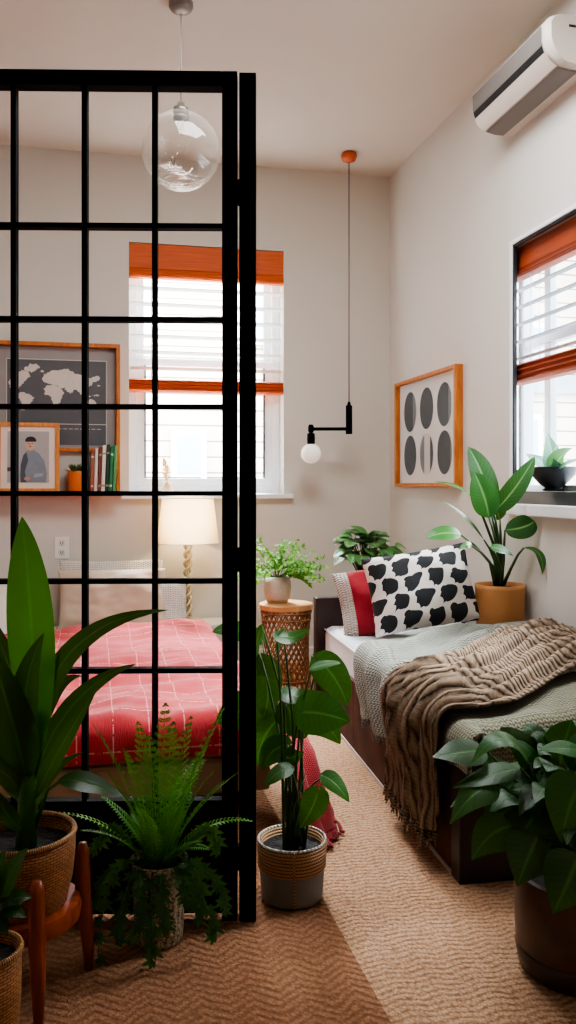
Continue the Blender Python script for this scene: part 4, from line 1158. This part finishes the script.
# petiole and glossy low blade
m.tube([at(34, 830, D), at(48, 790, D - .03), at(60, 781, D - .05)], [.006, .004, .003], 7)
m.leaf([at(58, 780, D - .05), at(88, 783, D - .06), at(124, 797, D - .04)], .030, 'lance', Z * .9 + CF * .5, .1, n=14, tint=.3)
m.build('foliage', M['strapleaf'], big)

# small wicker pot at the very front
d1 = 1.74
pc = at(-16, 950, d1); sx, sy = pc.x, pc.y
sp_ = thing('small_basket_plant', 'small leafy plant in a low wicker pot beside the plant stand', 'potted plant', (sx, sy, 0))
zr = pc.z
m = MB(); m.lathe((sx, sy, 0), [(.001, 0), (.055, 0), (.066, .05), (.073, .15), (.075, zr), (.068, zr), (.066, zr - .05)], 44); m.build('basket', M['wicker'], sp_)
m = MB(); m.tube([(sx + .073 * math.cos(a), sy + .073 * math.sin(a), zr) for a in [2 * PI * i / 44 for i in range(45)]], .006, 8); m.build('rim', M['wicker_rim'], sp_)
soil(sp_, (sx, sy), .068, zr - .02)
M['darkleaf'] = m_leaf('dark_leaf', '0b1f0a', '1f4416', '2f5a22', .35, .3, 30, .25)
m = MB(); rnd = random.Random(11)
SL = [((0, 900), (28, 848)), ((-5, 905), (22, 868)), ((0, 910), (32, 898)), ((-4, 915), (26, 918)), ((-10, 900), (6, 850)), ((-14, 905), (-34, 870)), ((-10, 920), (8, 935)), ((-12, 900), (-14, 845)), ((-18, 915), (-50, 905)), ((0, 905), (14, 880)), ((-8, 912), (16, 905))]
for a_, b_ in SL:
    dd = rnd.uniform(-.05, .04)
    p0, p2 = at(*a_, d1 - .01), at(*b_, d1 + dd)
    m.tube([(sx, sy, zr - .02), p0], [.003, .002], 5)
    m.leaf([p0, (p0 + p2) / 2 + Z * .012, p2], .022, 'drop', CF * .6 + Z * .8, .15, n=10, tint=rnd.random())
m.build('foliage', M['darkleaf'], sp_)

# fern in a patterned pot
fx_, fy_ = at(159, 900, 2.245).xy; fr = .074
fe = thing('fern_plant', 'feathery fern with trailing leaves in a patterned silver pot before the divider', 'potted plant', (fx_, fy_, 0))
t = NT('patterned_pot'); vo = t.node('TexVoronoi', {'Vector': t.coord('UV'), 'Scale': 75.0}, feature='DISTANCE_TO_EDGE').outputs[0]
wv = t.node('TexWave', {'Vector': t.coord('UV'), 'Scale': 12.0, 'Distortion': 9.0, 'Detail': 2.0}).outputs[0]
h = t.math('ADD', t.math('MULTIPLY', vo, 4.0), t.math('MULTIPLY', wv, .5))
M['patpot'] = t.done(t.bsdf(t.ramp(h, [(.2, hexc('3a362a')), (.7, hexc('b8b094'))]), .35, h, .6, .004, Metallic=.35))
m = MB(); fz = .215
m.lathe((fx_, fy_, 0), [(.001, 0), (.058, 0), (.063, .01), (.072, fz - .01), (.076, fz), (.07, fz), (.068, fz - .03)], 44); m.build('pot', M['patpot'], fe)
soil(fe, (fx_, fy_), .069, fz - .02)
M['fern'] = m_leaf('fern_leaf', '1c4a16', '66b03c', '7cc04c', .45, 0, 20, .3)
m = MB(); rnd = random.Random(21)
def frond(mb, p0, d, L, droop, w, npin=26, tip=.0, up=None, tint=None, bip=False):
    p = Vector(p0); d = Vector(d).normalized(); pts = [p.copy()]; ds = [d.copy()]
    for i in range(npin):
        d = (d + Vector((0, 0, -droop / npin))).normalized(); p = p + d * L / npin; pts.append(p.copy()); ds.append(d.copy())
    mb.tube(pts[::2] if len(pts) % 2 else pts[::2] + [pts[-1]], [.0022, .0008], 4)
    ti = rnd.random() if tint is None else tint
    for i in range(2, npin + 1):
        t_ = i / npin; dd = ds[i]
        side = dd.cross(Z); side = side.normalized() if side.length > .05 else RGT
        nn = side.cross(dd)
        ln = w * math.sin(PI * (.12 + .88 * t_) ** .75) ** .8 + .004
        for s_ in (1, -1):
            v = (side * s_ + dd * .65 + nn * .1).normalized()
            q = pts[i]
            if not bip:
                mb.leaf([q, q + v * ln * .55 + nn * .002, q + v * ln - Z * ln * .15], .0026 + ln * .045, 'lance', nn, .1, n=3, tint=ti, nv=2)
                continue
            mb.tube([q, q + v * ln], [.0008, .0004], 3)
            w2 = v.cross(nn).normalized()
            for j in range(1, 7):
                b_ = q + v * ln * j / 6.5; l2 = .010 * (1 - .5 * j / 7)
                for s2 in (1, -1):
                    e_ = b_ + (w2 * s2 + v * .8).normalized() * l2
                    mb.leaf([b_, (b_ + e_) / 2, e_], .0014, 'lance', nn, 0, n=2, tint=ti, nv=2)
top = Vector((fx_, fy_, fz - .02))
for i in range(18):
    a = rnd.uniform(0, 2 * PI); el = rnd.uniform(.95, 1.5); L = rnd.uniform(.16, .30)
    frond(m, top + Vector((math.cos(a), math.sin(a), 0)) * .025, (math.cos(a) * math.cos(el), math.sin(a) * math.cos(el) * .8 - .08, math.sin(el)), L, rnd.uniform(.7, 1.5), rnd.uniform(.025, .038), 24)
# the tallest sprays
for (tx, ty, L, w) in ((172, 735, .5, .05), (150, 748, .5, .05), (128, 760, .5, .045), (204, 752, .5, .045), (165, 718, .5, .05), (100, 738, .52, .045), (218, 722, .52, .045), (140, 735, .45, .05), (188, 730, .45, .05), (232, 780, .42, .05), (112, 780, .42, .05)):
    tgt = at(tx, ty, 2.16); dv_ = tgt - top
    frond(m, top, dv_.normalized() + Z * .35, dv_.length * 1.08, .55, w * .95, 20, tint=.95, bip=True)
m.build('fronds', M['fern'], fe)
m = MB()
def lobed(mb, p, d, n_, L, tint):
    d = d.normalized(); sd = d.cross(n_).normalized()
    for an, k_ in ((0, 1), (.7, .75), (-.7, .75), (1.35, .5), (-1.35, .5)):
        v = d * math.cos(an) + sd * math.sin(an)
        q = p + d * L * (.25 if an == 0 else .1)
        mb.leaf([p, p + v * L * k_ * .55, p + v * L * k_], L * .16, 'drop', n_, .1, n=5, tint=tint, nv=2)
TR = [((130, 862), (108, 890), (98, 958), 2.12), ((136, 866), (122, 905), (118, 938), 2.13), ((150, 870), (152, 920), (153, 966), 2.11), ((160, 868), (162, 905), (166, 930), 2.12),
      ((180, 864), (204, 900), (214, 936), 2.16), ((184, 862), (200, 880), (196, 918), 2.15), ((140, 866), (140, 900), (136, 935), 2.12), ((178, 868), (184, 885), (186, 905), 2.13), ((128, 860), (104, 880), (88, 915), 2.16), ((186, 858), (214, 880), (224, 910), 2.18),
      ((132, 850), (110, 830), (96, 850), 2.2), ((186, 850), (208, 830), (218, 850), 2.2)]
for a_, b_, c_, dd in TR:
    p0, p1, p2 = at(*a_, 2.2), at(*b_, dd), at(*c_, dd)
    p2.z = max(p2.z, .02); p1.z = max(p1.z, .03)
    P = []
    for i in range(9):
        t_ = i / 8; c2 = p1 * 2 - (p0 + p2) / 2; P.append(p0 * (1 - t_) ** 2 + c2 * 2 * t_ * (1 - t_) + p2 * t_ * t_)
    for q in P: q.z = max(q.z, .012)
    m.tube([top + Z * .01] + P, [.0022] * 9 + [.001], 5)
    for i in range(1, 9):
        for s_ in ((1, -1) if i % 2 else (rnd.choice((1, -1)),)):
            dr = (P[i] - P[i - 1]).normalized() + RGT * s_ * 1.6
            lobed(m, P[i], dr, CF + Z * .4, rnd.uniform(.026, .036), .3 + rnd.random() * .7)
for i in range(0):
    a = rnd.uniform(0, 2 * PI); p = top + Vector((math.cos(a) * rnd.uniform(.03, .09), math.sin(a) * rnd.uniform(.03, .1) - .02, rnd.uniform(.03, .24)))
    m.tube([top, p], [.0015, .001], 4)
    lobed(m, p, Vector((math.cos(a), math.sin(a) - .4, -.5)), CF + Z * .5, rnd.uniform(.035, .055), rnd.random())
m.build('trailing_leaves', m_leaf('trailing_leaf', '17381a', '3a6e2e', '4a803a', .45, .1, 20, .25), fe)

# broad leaved plant beside the divider post
mx_, my_ = at(292, 905, 2.48).xy; mr = .098
mo = thing('broad_leaf_plant', 'broad leaved plant in a grey pot with rope band beside the hinge post', 'potted plant', (mx_, my_, 0))
mz = at(292, 836, 2.5).z
m = MB(); m.lathe((mx_, my_, 0), [(.001, 0), (mr - .016, 0), (mr - .008, .008), (mr - .003, mz * .56), (mr - .008, mz * .56), (.001, mz * .56)], 48); m.build('pot', m_plain('grey_cement', '74726f', .6, .06, 10, .1), mo, auto=40)
t = NT('rope_band'); uv = t.node('TexCoord').outputs['UV']; sp = t.node('SeparateXYZ', {0: uv})
wv = t.math('ABSOLUTE', t.math('SINE', t.math('MULTIPLY', sp.outputs[1], PI / .0095)))
tw = t.math('SINE', t.math('ADD', t.math('MULTIPLY', sp.outputs[0], 700.0), t.math('MULTIPLY', sp.outputs[1], 500.0)))
h = t.math('ADD', wv, t.math('MULTIPLY', tw, .15))
M['rope'] = t.done(t.bsdf(t.ramp(h, [(.1, hexc('5f3f26')), (.8, hexc('b58c64'))]), .8, h, .9, .005))
m = MB(); m.lathe((mx_, my_, 0), [(mr - .002, mz * .54), (mr + .001, mz * .56), (mr + .004, mz - .008), (mr + .002, mz), (mr - .008, mz), (mr - .01, mz - .03)], 56); m.build('rope_band', M['rope'], mo)
m = MB(); m.tube([(mx_ + (mr) * math.cos(a), my_ + (mr) * math.sin(a), mz + .002) for a in [2 * PI * i / 48 for i in range(49)]], .004, 6)
m.build('rim', M['creamknit'], mo)
a = math.atan2(-FWD.y, -FWD.x) + .05
m = MB(); m.tube([(mx_ + (mr + .006) * math.cos(a), my_ + (mr + .006) * math.sin(a), z_) for z_ in (.012, mz * .5, mz + .004)], .0028, 6); m.build('tie_cord', M['rope'], mo)
soil(mo, (mx_, my_), mr - .01, mz - .022)
M['broad'] = m_leaf('broad_leaf', '12360f', '2a6a1f', '56964a', .3, .25, 26, .3, .2)
m = MB(); ms = MB(); rnd = random.Random(31)
# stalk end, middle, tip, depth shift, half width in metres, normal mix (viewer, up, right), tint
BL_ = [((277, 634), (292, 637), (310, 628), .0, .030, (.5, .8, .3), 1.0), ((283, 630), (279, 642), (276, 654), .02, .022, (.3, .2, 1), .9),
       ((312, 668), (326, 664), (341, 663), -.03, .022, (.4, .9, .0), .8), ((318, 660), (336, 680), (347, 706), .03, .052, (.8, .5, .1), .6),
       ((302, 712), (325, 714), (350, 722), -.04, .064, (.9, .5, .1), .55), ((300, 718), (322, 722), (340, 744), .02, .05, (.8, .6, .1), .8),
       ((262, 700), (238, 712), (216, 722), .14, .060, (.9, .3, -.3), .3), ((262, 660), (268, 692), (262, 720), .10, .050, (.9, .1, .4), .25),
       ((284, 692), (298, 696), (310, 690), .04, .035, (.5, .9, 0), .2), ((286, 704), (298, 724), (306, 738), .05, .05, (.8, .5, 0), .2),
       ((324, 776), (337, 785), (349, 802), -.02, .030, (.7, .6, .4), .7), ((318, 792), (312, 808), (300, 828), -.08, .040, (.9, .2, .2), .2),
       ((290, 768), (276, 774), (266, 786), -.05, .030, (.5, .9, -.2), .6), ((288, 754), (290, 758), (304, 752), .0, .034, (.8, .6, 0), .15), ((288, 745), (272, 752), (262, 770), .03, .04, (.8, .4, 0), .15),
       ((262, 640), (235, 630), (212, 632), .22, .035, (.8, .6, 0), .6), ((278, 720), (264, 738), (258, 765), .08, .045, (.8, .3, -.2), .15), ((262, 626), (256, 648), (258, 672), .12, .02, (.6, .2, 1), .4)]
for s0, s1, s2, ds, w, (nc, nu_, nr), ti in BL_:
    d_ = 2.47 + ds
    p0, p1, p2 = at(*s0, d_), at(*s1, d_ - .01), at(*s2, d_ - .02)
    m.leaf([p0, p1, p2], w, 'heart', CF * nc + Z * nu_ + RGT * nr, .08, curl=.1, n=14, tint=ti, nv=6, wav=.04)
    b0 = Vector((mx_ + rnd.uniform(-.03, .03), my_ + rnd.uniform(-.03, .03), mz - .02))
    md_ = b0.lerp(p0, .55) + Vector((rnd.uniform(-.01, .01), 0, .03)); md_.x = lerp(b0.x, p0.x, .3)
    ms.tube([b0, b0.lerp(md_, .5), md_, md_.lerp(p0, .6) + Z * .008, p0], [.0048, .0042, .0036, .003, .0022], 7)
for i in range(5):
    b0 = Vector((mx_ + rnd.uniform(-.03, .03), my_ + rnd.uniform(-.03, .03), mz - .02))
    ms.tube([b0, b0 + Vector((rnd.uniform(-.02, .02), 0, .12)), b0 + Vector((rnd.uniform(-.03, .03), 0, .22))], [.005, .004, .0015], 6)
m.build('foliage', M['broad'], mo); ms.build('stems', M['stem'], mo)

# big glossy plant in the dark pot, front right
gx_, gy_ = at(578, 900, 2.11).xy; gr = .150
go = thing('glossy_leaf_plant', 'bushy glossy leaved plant in a large dark brown pot at the bed foot', 'potted plant', (gx_, gy_, 0))
t = NT('brown_ceramic'); v = t.coord('Object'); n1 = t.node('TexNoise', {'Vector': v, 'Scale': 9.0, 'Detail': 5.0}).outputs[0]
M['brownpot'] = t.done(t.bsdf(t.ramp(n1, [(.3, hexc('3a2419')), (.75, hexc('5c3d2b'))]), .38, n1, .08, .01))
gz = at(578, 872, 2.11).z
m = MB(); m.lathe((gx_, gy_, 0), [(.001, .001), (gr - .02, .001), (gr - .012, .01), (gr - .006, .06), (gr, .065), (gr + .003, gz * .5), (gr + .004, gz - .01), (gr, gz), (gr - .015, gz), (gr - .02, gz - .03)], 64); m.build('pot', M['brownpot'], go, auto=50)
m = MB(); m.lathe((gx_, gy_, 0), [(gr - .013, .004), (gr - .006, .014), (gr + .0015, .058), (gr - .003, .066)], 64); m.build('base_band', m_plain('dark_glaze', '2a140e', .25), go)
soil(go, (gx_, gy_), gr - .02, gz - .02)
M['glossy'] = m_leaf('glossy_leaf', '0d2c0e', '2c6a22', '4b8a3e', .45, .25, 30, .2, .2)
m = MB(); ms = MB(); rnd = random.Random(41)
GL = [((486, 750), (460, 752), (432, 757), -.02, .045, (.5, .9, 0), .3), ((530, 764), (502, 738), (470, 766), -.06, .036, (.3, 1, 0), 1.0), ((540, 770), (520, 745), (500, 728), .06, .046, (.7, .6, .2), .35),
      ((560, 764), (566, 738), (572, 720), .08, .052, (.7, .6, -.2), .5), ((590, 752), (562, 748), (538, 750), -.02, .030, (.4, 1, 0), .9), ((520, 768), (486, 776), (453, 788), -.05, .034, (.4, 1, 0), .45),
      ((498, 784), (474, 794), (450, 824), -.08, .042, (.6, .8, -.2), .5), ((584, 780), (570, 806), (561, 842), -.16, .066, (.9, .4, .1), .45), ((512, 826), (490, 836), (472, 860), -.10, .047, (.8, .6, -.2), .2),
      ((538, 836), (528, 858), (517, 886), -.14, .058, (.9, .35, -.1), .1), ((580, 854), (568, 882), (553, 914), -.18, .066, (1, .25, 0), .25), ((520, 800), (505, 812), (486, 822), -.02, .045, (.7, .7, -.1), .1),
      ((540, 806), (530, 822), (518, 838), -.04, .05, (.8, .5, 0), .05), ((560, 800), (545, 812), (530, 815), -.02, .045, (.7, .7, 0), .1), ((550, 780), (530, 786), (512, 790), .0, .05, (.5, .9, 0), .2),
      ((570, 776), (556, 780), (540, 790), -.05, .04, (.5, .9, 0), .3), ((600, 800), (616, 820), (630, 850), -.1, .055, (.8, .5, .3), .4), ((600, 770), (625, 760), (655, 765), 0, .05, (.5, .9, .2), .4),
      ((590, 740), (604, 722), (618, 706), .05, .05, (.7, .6, .2), .5), ((605, 830), (622, 850), (630, 890), -.08, .055, (.8, .4, .3), .2), ((570, 770), (590, 744), (612, 738), .02, .045, (.6, .8, 0), .6), ((555, 838), (548, 850), (546, 868), -.05, .04, (.8, .5, 0), .05),
      ((520, 780), (500, 800), (488, 846), .02, .04, (.8, .4, -.3), .05), ((535, 778), (500, 770), (470, 745), .08, .04, (.5, .8, -.2), .2), ((560, 820), (540, 846), (512, 850), .05, .05, (.8, .4, -.3), .05), ((580, 815), (570, 840), (580, 870), -.06, .05, (.8, .4, 0), .05)]
for s0, s1, s2, ds, w, (nc, nu_, nr), ti in GL:
    d_ = 2.06 + ds
    p0, p1, p2 = at(*s0, d_), at(*s1, d_ - .02), at(*s2, d_ - .03)
    m.leaf([p0, p1, p2], w, 'drop', CF * nc + Z * nu_ + RGT * nr, .10, curl=.12, n=14, tint=ti * .8, nv=6, wav=.05)
    b0 = Vector((gx_ + rnd.uniform(-.05, .05), gy_ + rnd.uniform(-.05, .05), gz - .03))
    md_ = b0.lerp(p0, .5) + Z * .05
    ms.tube([b0, md_, p0], [.006, .005, .003], 6)
for i in range(38):      # inner leaves all round the crown
    a = rnd.uniform(0, 2 * PI); el = rnd.uniform(.0, 1.2); r0 = rnd.uniform(.10, .17)
    d = Vector((math.cos(a) * math.cos(el), math.sin(a) * math.cos(el), math.sin(el) * .8))
    c0 = Vector((gx_, gy_, .40)) + d * r0; L = rnd.uniform(.10, .16)
    if (c0 + d * L).y > 2.33: continue
    m.leaf([c0, c0 + d * L * .5 + Z * .015, c0 + d * L - Z * .03], rnd.uniform(.035, .05), 'drop', Z + CF * .3 + d * .3, .1, curl=.1, n=10, tint=rnd.random() * .5, nv=4)
    ms.tube([(gx_ + d.x * .03, gy_ + d.y * .03, gz - .03), c0 - d * .04, c0], [.005, .004, .003], 5)
m.build('foliage', M['glossy'], go); ms.build('stems', M['stem'], go)

# paddle leaved plant on the bed by the wall
kx, ky = at(500, 600, 4.02).xy
kz0 = BT + .004; kz1 = at(500, 585, 4.02).z + .005
kp = thing('paddle_leaf_plant', 'tall paddle leaved plant in a terracotta pot beside the motif cushion', 'potted plant', (kx, ky, kz0))
m = MB(); kr = .118
m.lathe((kx, ky, 0), [(.001, kz0), (kr - .014, kz0), (kr - .008, kz0 + .01), (kr - .002, kz1 - .02), (kr, kz1), (kr - .009, kz1), (kr - .012, kz1 - .03)], 48); m.build('pot', M['terracotta'], kp)
soil(kp, (kx, ky), kr - .011, kz1 - .02)
M['paddle'] = m_leaf('paddle_leaf', '0f3415', '2c6a24', '86b068', .35, .15, 40, .2, .15)
m = MB(); ms = MB()
KL = [((489, 516), (484, 480), (468, 447), -.02, .062, (1, .2, .1), .45, 'paddle'), ((489, 518), (484, 496), (474, 472), -.06, .066, (1, .25, 0), .9, 'paddle'), ((494, 512), (515, 488), (540, 457), -.05, .052, (.8, .5, .5), .2, 'paddle'),
      ((505, 530), (523, 527), (541, 521), -.05, .056, (.95, .3, 0), .05, 'oval'), ((524, 548), (544, 554), (563, 574), -.10, .026, (.4, 1, 0), .3, 'lance'), ((490, 547), (503, 550), (513, 556), -.14, .03, (.6, .8, 0), .5, 'drop'),
      ((484, 540), (462, 514), (436, 499), -.02, .013, (.5, .8, 0), .2, 'lance'), ((461, 535), (445, 533), (426, 538), -.10, .046, (.7, .8, 0), .95, 'paddle'), ((474, 498), (455, 486), (433, 482), -.05, .024, (.4, 1, 0), .25, 'lance'),
      ((472, 546), (466, 545), (459, 550), -.12, .02, (.7, .6, 0), .8, 'drop'), ((492, 516), (487, 508), (480, 512), -.03, .03, (.8, .5, 0), .4, 'drop'), ((500, 520), (498, 505), (505, 488), .0, .04, (.9, .2, -.3), .2, 'drop')]
for s0, s1, s2, ds, w, (nc, nu_, nr), ti, pf in KL:
    d_ = 3.98 + ds
    p0, p1, p2 = at(*s0, d_), at(*s1, d_ - .01), at(*s2, d_ - .02)
    for q in (p0, p1, p2): q.x = min(q.x, XR - .03)
    m.leaf([p0, p1, p2], w, pf, CF * nc + Z * nu_ + RGT * nr, .10, n=16, tint=ti, nv=6, curl=.05)
    b0 = Vector((kx + (p0.x - kx) * .1, ky - .01, kz1 - .02))
    md_ = b0.lerp(p0, .5); md_.x = lerp(b0.x, p0.x, .25); 
    ms.tube([b0, b0.lerp(md_, .5), md_, md_.lerp(p0, .55) + Z * .012, p0], [.011, .009, .007, .006, .004], 7)
m.build('foliage', M['paddle'], kp); ms.build('stems', M['stem'], kp)

# airy plant on the rattan table
ax_, ay_ = tcx - .045, tcy + .03
az = tz
ap = thing('airy_fern', 'airy small leaved plant in a cream woven pot on the rattan table', 'potted plant', (ax_, ay_, az))
M['creampot'] = m_weave('cream_woven', 'fbf1e2', 'e0cfb8', 120, 150, .8, .5)
m = MB(); m.lathe((ax_, ay_, az), [(.001, 0), (.058, 0), (.074, .03), (.082, .08), (.08, .12), (.07, .155), (.064, .155), (.066, .13)], 40); m.build('pot', M['creampot'], ap)
soil(ap, (ax_, ay_), .066, az + .135)
M['airy'] = m_leaf('airy_leaf', '3f7d22', '79b236', '8cc24e', .8, 0, 10, .35)
m = MB(); ms = MB(); rnd = random.Random(51)
for i in range(46):
    a = rnd.uniform(0, 2 * PI); el = rnd.uniform(.35, 1.5); L = rnd.uniform(.17, .30)
    if i < 8: a = rnd.uniform(-.4, .4) - YAW; el = rnd.uniform(.3, .8); L = rnd.uniform(.2, .29)
    d = Vector((math.cos(a) * math.cos(el), math.sin(a) * math.cos(el), math.sin(el))); p = Vector((ax_ + d.x * .02, ay_ + d.y * .02, az + .14)); P = [p.copy()]
    for j in range(9):
        d = (d + Vector((rnd.uniform(-.12, .12), rnd.uniform(-.12, .12), -.09))).normalized(); p = p + d * L / 9; P.append(p.copy())
        if j > 1:
            for q in range(3):
                b_ = Vector((rnd.uniform(-1, 1), rnd.uniform(-1, 1), rnd.uniform(-.5, .8))).normalized(); e_ = p + b_ * rnd.uniform(.012, .03)
                m.leaf([p, (p + e_) / 2, e_ + b_ * .012], rnd.uniform(.006, .009), 'oval', Z + CF * .5, .05, n=3, nv=2, tint=rnd.random())
    ms.tube(P, [.0016, .0007], 4)
# a drooping branch with longer leaves
P = [Vector((ax_, ay_, az + .15)) + RGT * (.02 * j) + Z * (.012 * j - .0018 * j * j) for j in range(10)]
ms.tube(P, [.002, .001], 4)
for j in range(3, 10):
    for s_ in (1, -1):
        e_ = P[j] + (RGT * .6 - Z * .6 * (1 if s_ > 0 else .1) + CF * .2 * s_) * .045
        m.leaf([P[j], (P[j] + e_) / 2, e_], .010, 'drop', Z + CF, .1, n=5, nv=2, tint=.1)
m.build('foliage', M['airy'], ap); ms.build('stems', M['stem'], ap)

# plant behind the single bed
cx_, cy_ = at(367, 560, 5.02).xy; cz = .66
cp = thing('round_leaf_plant', 'round leaved plant standing in the corner behind the single bed headboard', 'potted plant', (cx_, cy_, 0))
m = MB(); m.lathe((cx_, cy_, 0), [(.001, 0), (.10, 0), (.105, .02), (.125, cz - .02), (.128, cz), (.115, cz), (.112, cz - .04)], 40); m.build('pot', m_plain('tall_grey_planter', '8b8178', .6), cp)
soil(cp, (cx_, cy_), .113, cz - .03)
M['roundleaf'] = m_leaf('round_leaf', '28602c', '6a9e58', '9cc48c', .35, .3, 22, .2, .3)
m = MB(); ms = MB(); rnd = random.Random(61)
for i in range(90):
    a = rnd.uniform(0, 2 * PI); el = rnd.uniform(-.1, 1.45); rad = .215 * (.55 + .45 * rnd.random())
    d = Vector((math.cos(a) * math.cos(el), math.sin(a) * math.cos(el), math.sin(el) * .85))
    c0 = Vector((cx_, cy_, .775)) + Vector((d.x * rad, d.y * rad, d.z * rad * .95)); o = (d + Vector((0, 0, -.7))).normalized(); L = rnd.uniform(.06, .085)
    m.leaf([c0 - o * L * .4, c0 + Z * .006, c0 + o * L * .6], rnd.uniform(.034, .046), 'heart', d + Z * .5 + CF * .3, .08, n=8, nv=4, tint=rnd.random())
    ms.tube([(cx_ + d.x * .03, cy_ + d.y * .03, cz - .03), (c0 + Vector((cx_, cy_, cz))) / 2 + Z * .03, c0 - o * L * .4], [.003, .002, .0015], 4)
m.build('foliage', M['roundleaf'], cp); ms.build('stems', M['stem'], cp)

# bowl plant on the right window sill
wy = 3.66; wx = XR + .122; wz = W2[2] + .062
bp_ = thing('bowl_plant', 'leafy plant in a black footed bowl on the right window sill', 'potted plant', (wx, wy, wz))
m = MB(); m.lathe((wx, wy, wz), [(.001, 0), (.045, 0), (.05, .008), (.035, .014), (.06, .03), (.10, .075), (.112, .112), (.105, .115), (.09, .09), (.001, .085)], 40); m.build('bowl', m_plain('black_bowl', '1b1b1d', .45), bp_, auto=60)
soil(bp_, (wx, wy), .088, wz + .092)
M['greyleaf'] = m_leaf('grey_green_leaf', '3f6b5a', '6a9683', '9dbfae', .4, .3, 30, .2)
m = MB()
o_ = Vector((wx, wy, wz + .095))
for pts, w in (((( 0, 0), (-.005, .08), (-.03, .185)), .05), (((.0, 0), (.05, .06), (.13, .10)), .048), (((0, 0), (-.07, .05), (-.15, .09)), .042), (((0, 0), (.03, .03), (.02, .12)), .03), (((0, 0), (.10, .03), (.2, .05)), .04)):
    p = [o_ + Vector((-x * .1 if x > 0 else x * .12, -x * 1.5, z)) for x, z in pts]
    pass
    m.leaf(p, w, 'drop', CF + Z * .4, .1, n=12, nv=6, tint=random.random())
m.build('foliage', M['greyleaf'], bp_)

# ------------------------------------------------------------------ light
w = bpy.data.worlds.new('daylight'); sc.world = w; w.use_nodes = True
nt = w.node_tree; nt.nodes.clear()
bg = nt.nodes.new('ShaderNodeBackground'); wo = nt.nodes.new('ShaderNodeOutputWorld')
bg.inputs[0].default_value = hexc('dfe8f2'); bg.inputs[1].default_value = 7.0
nt.links.new(bg.outputs[0], wo.inputs[0])
def lamp_(name, typ, loc, energy, color=(1, 1, 1), rot=None, tgt=None, **kw):
    l = bpy.data.lights.new(name, typ); l.energy = energy; l.color = color
    for k_, v_ in kw.items(): setattr(l, k_, v_)
    o = bpy.data.objects.new(name, l); col.objects.link(o); o.location = loc
    if tgt is not None: o.rotation_euler = (Vector(tgt) - Vector(loc)).to_track_quat('-Z', 'Y').to_euler()
    return o
sun = lamp_('sun', 'SUN', (0, 0, 8), 4.0, (1, .96, .9), tgt=(2.0, 5.0, 4.5), angle=R(1.0))
for nm, loc, tgt, sx_, sy_ in (('back_window_portal', ((W1[0] + W1[1]) / 2, YB + .23, (W1[2] + W1[3]) / 2), (.73, 0, 1.96), 1.03, 1.64), ('right_window_portal', (XR + .23, 3.3, 1.74), (0, 3.3, 1.74), 1.9, 1.26)):
    l = lamp_(nm, 'AREA', loc, 1, tgt=tgt, shape='RECTANGLE', size=sx_, size_y=sy_)
    l.data.cycles.is_portal = True
lamp_('shade_bulb_light', 'POINT', (lx, ly, .97), 11, (1, .72, .42), shadow_soft_size=.04)
lamp_('added_back_window_lamp', 'AREA', (.9, 8.0, 4.6), 2400, (.96, .98, 1), tgt=(.73, 5.6, 2.0), size=1.6)  # added area lamp outside, above the back window, to brighten the room
lamp_('added_right_window_lamp', 'AREA', (4.9, 3.0, 4.2), 1000, (.96, .98, 1), tgt=(2.1, 3.1, 1.8), size=1.8)  # second added lamp, outside the right window, throwing extra light inwards
lamp_('unseen_overhead_fill', 'AREA', (.8, 2.9, H - .04), 50, (.95, .98, 1), tgt=(.8, 2.95, 0), shape='RECTANGLE', size=1.3, size_y=1.0)  # unseen fill lamp under the ceiling, added to lift the back wall

# ------------------------------------------------------------------ camera
cd = bpy.data.cameras.new('camera'); cam = bpy.data.objects.new('camera', cd); col.objects.link(cam)
cam.location = CAM; cam.rotation_euler = (R(90), 0, -YAW)
cd.sensor_fit = 'AUTO'; cd.sensor_width = 36; cd.lens = 36 * FOC / 1024; cd.shift_y = -27 / 1024; cd.clip_start = .05
sc.camera = cam
sc.view_settings.view_transform = 'AgX'
sc.view_settings.look = 'AgX - Medium High Contrast'
sc.view_settings.exposure = 0.66
sc.cycles.max_bounces = 10; sc.cycles.diffuse_bounces = 6; sc.cycles.transparent_max_bounces = 16
sc.cycles.caustics_reflective = False; sc.cycles.caustics_refractive = False; sc.cycles.sample_clamp_indirect = 8.0
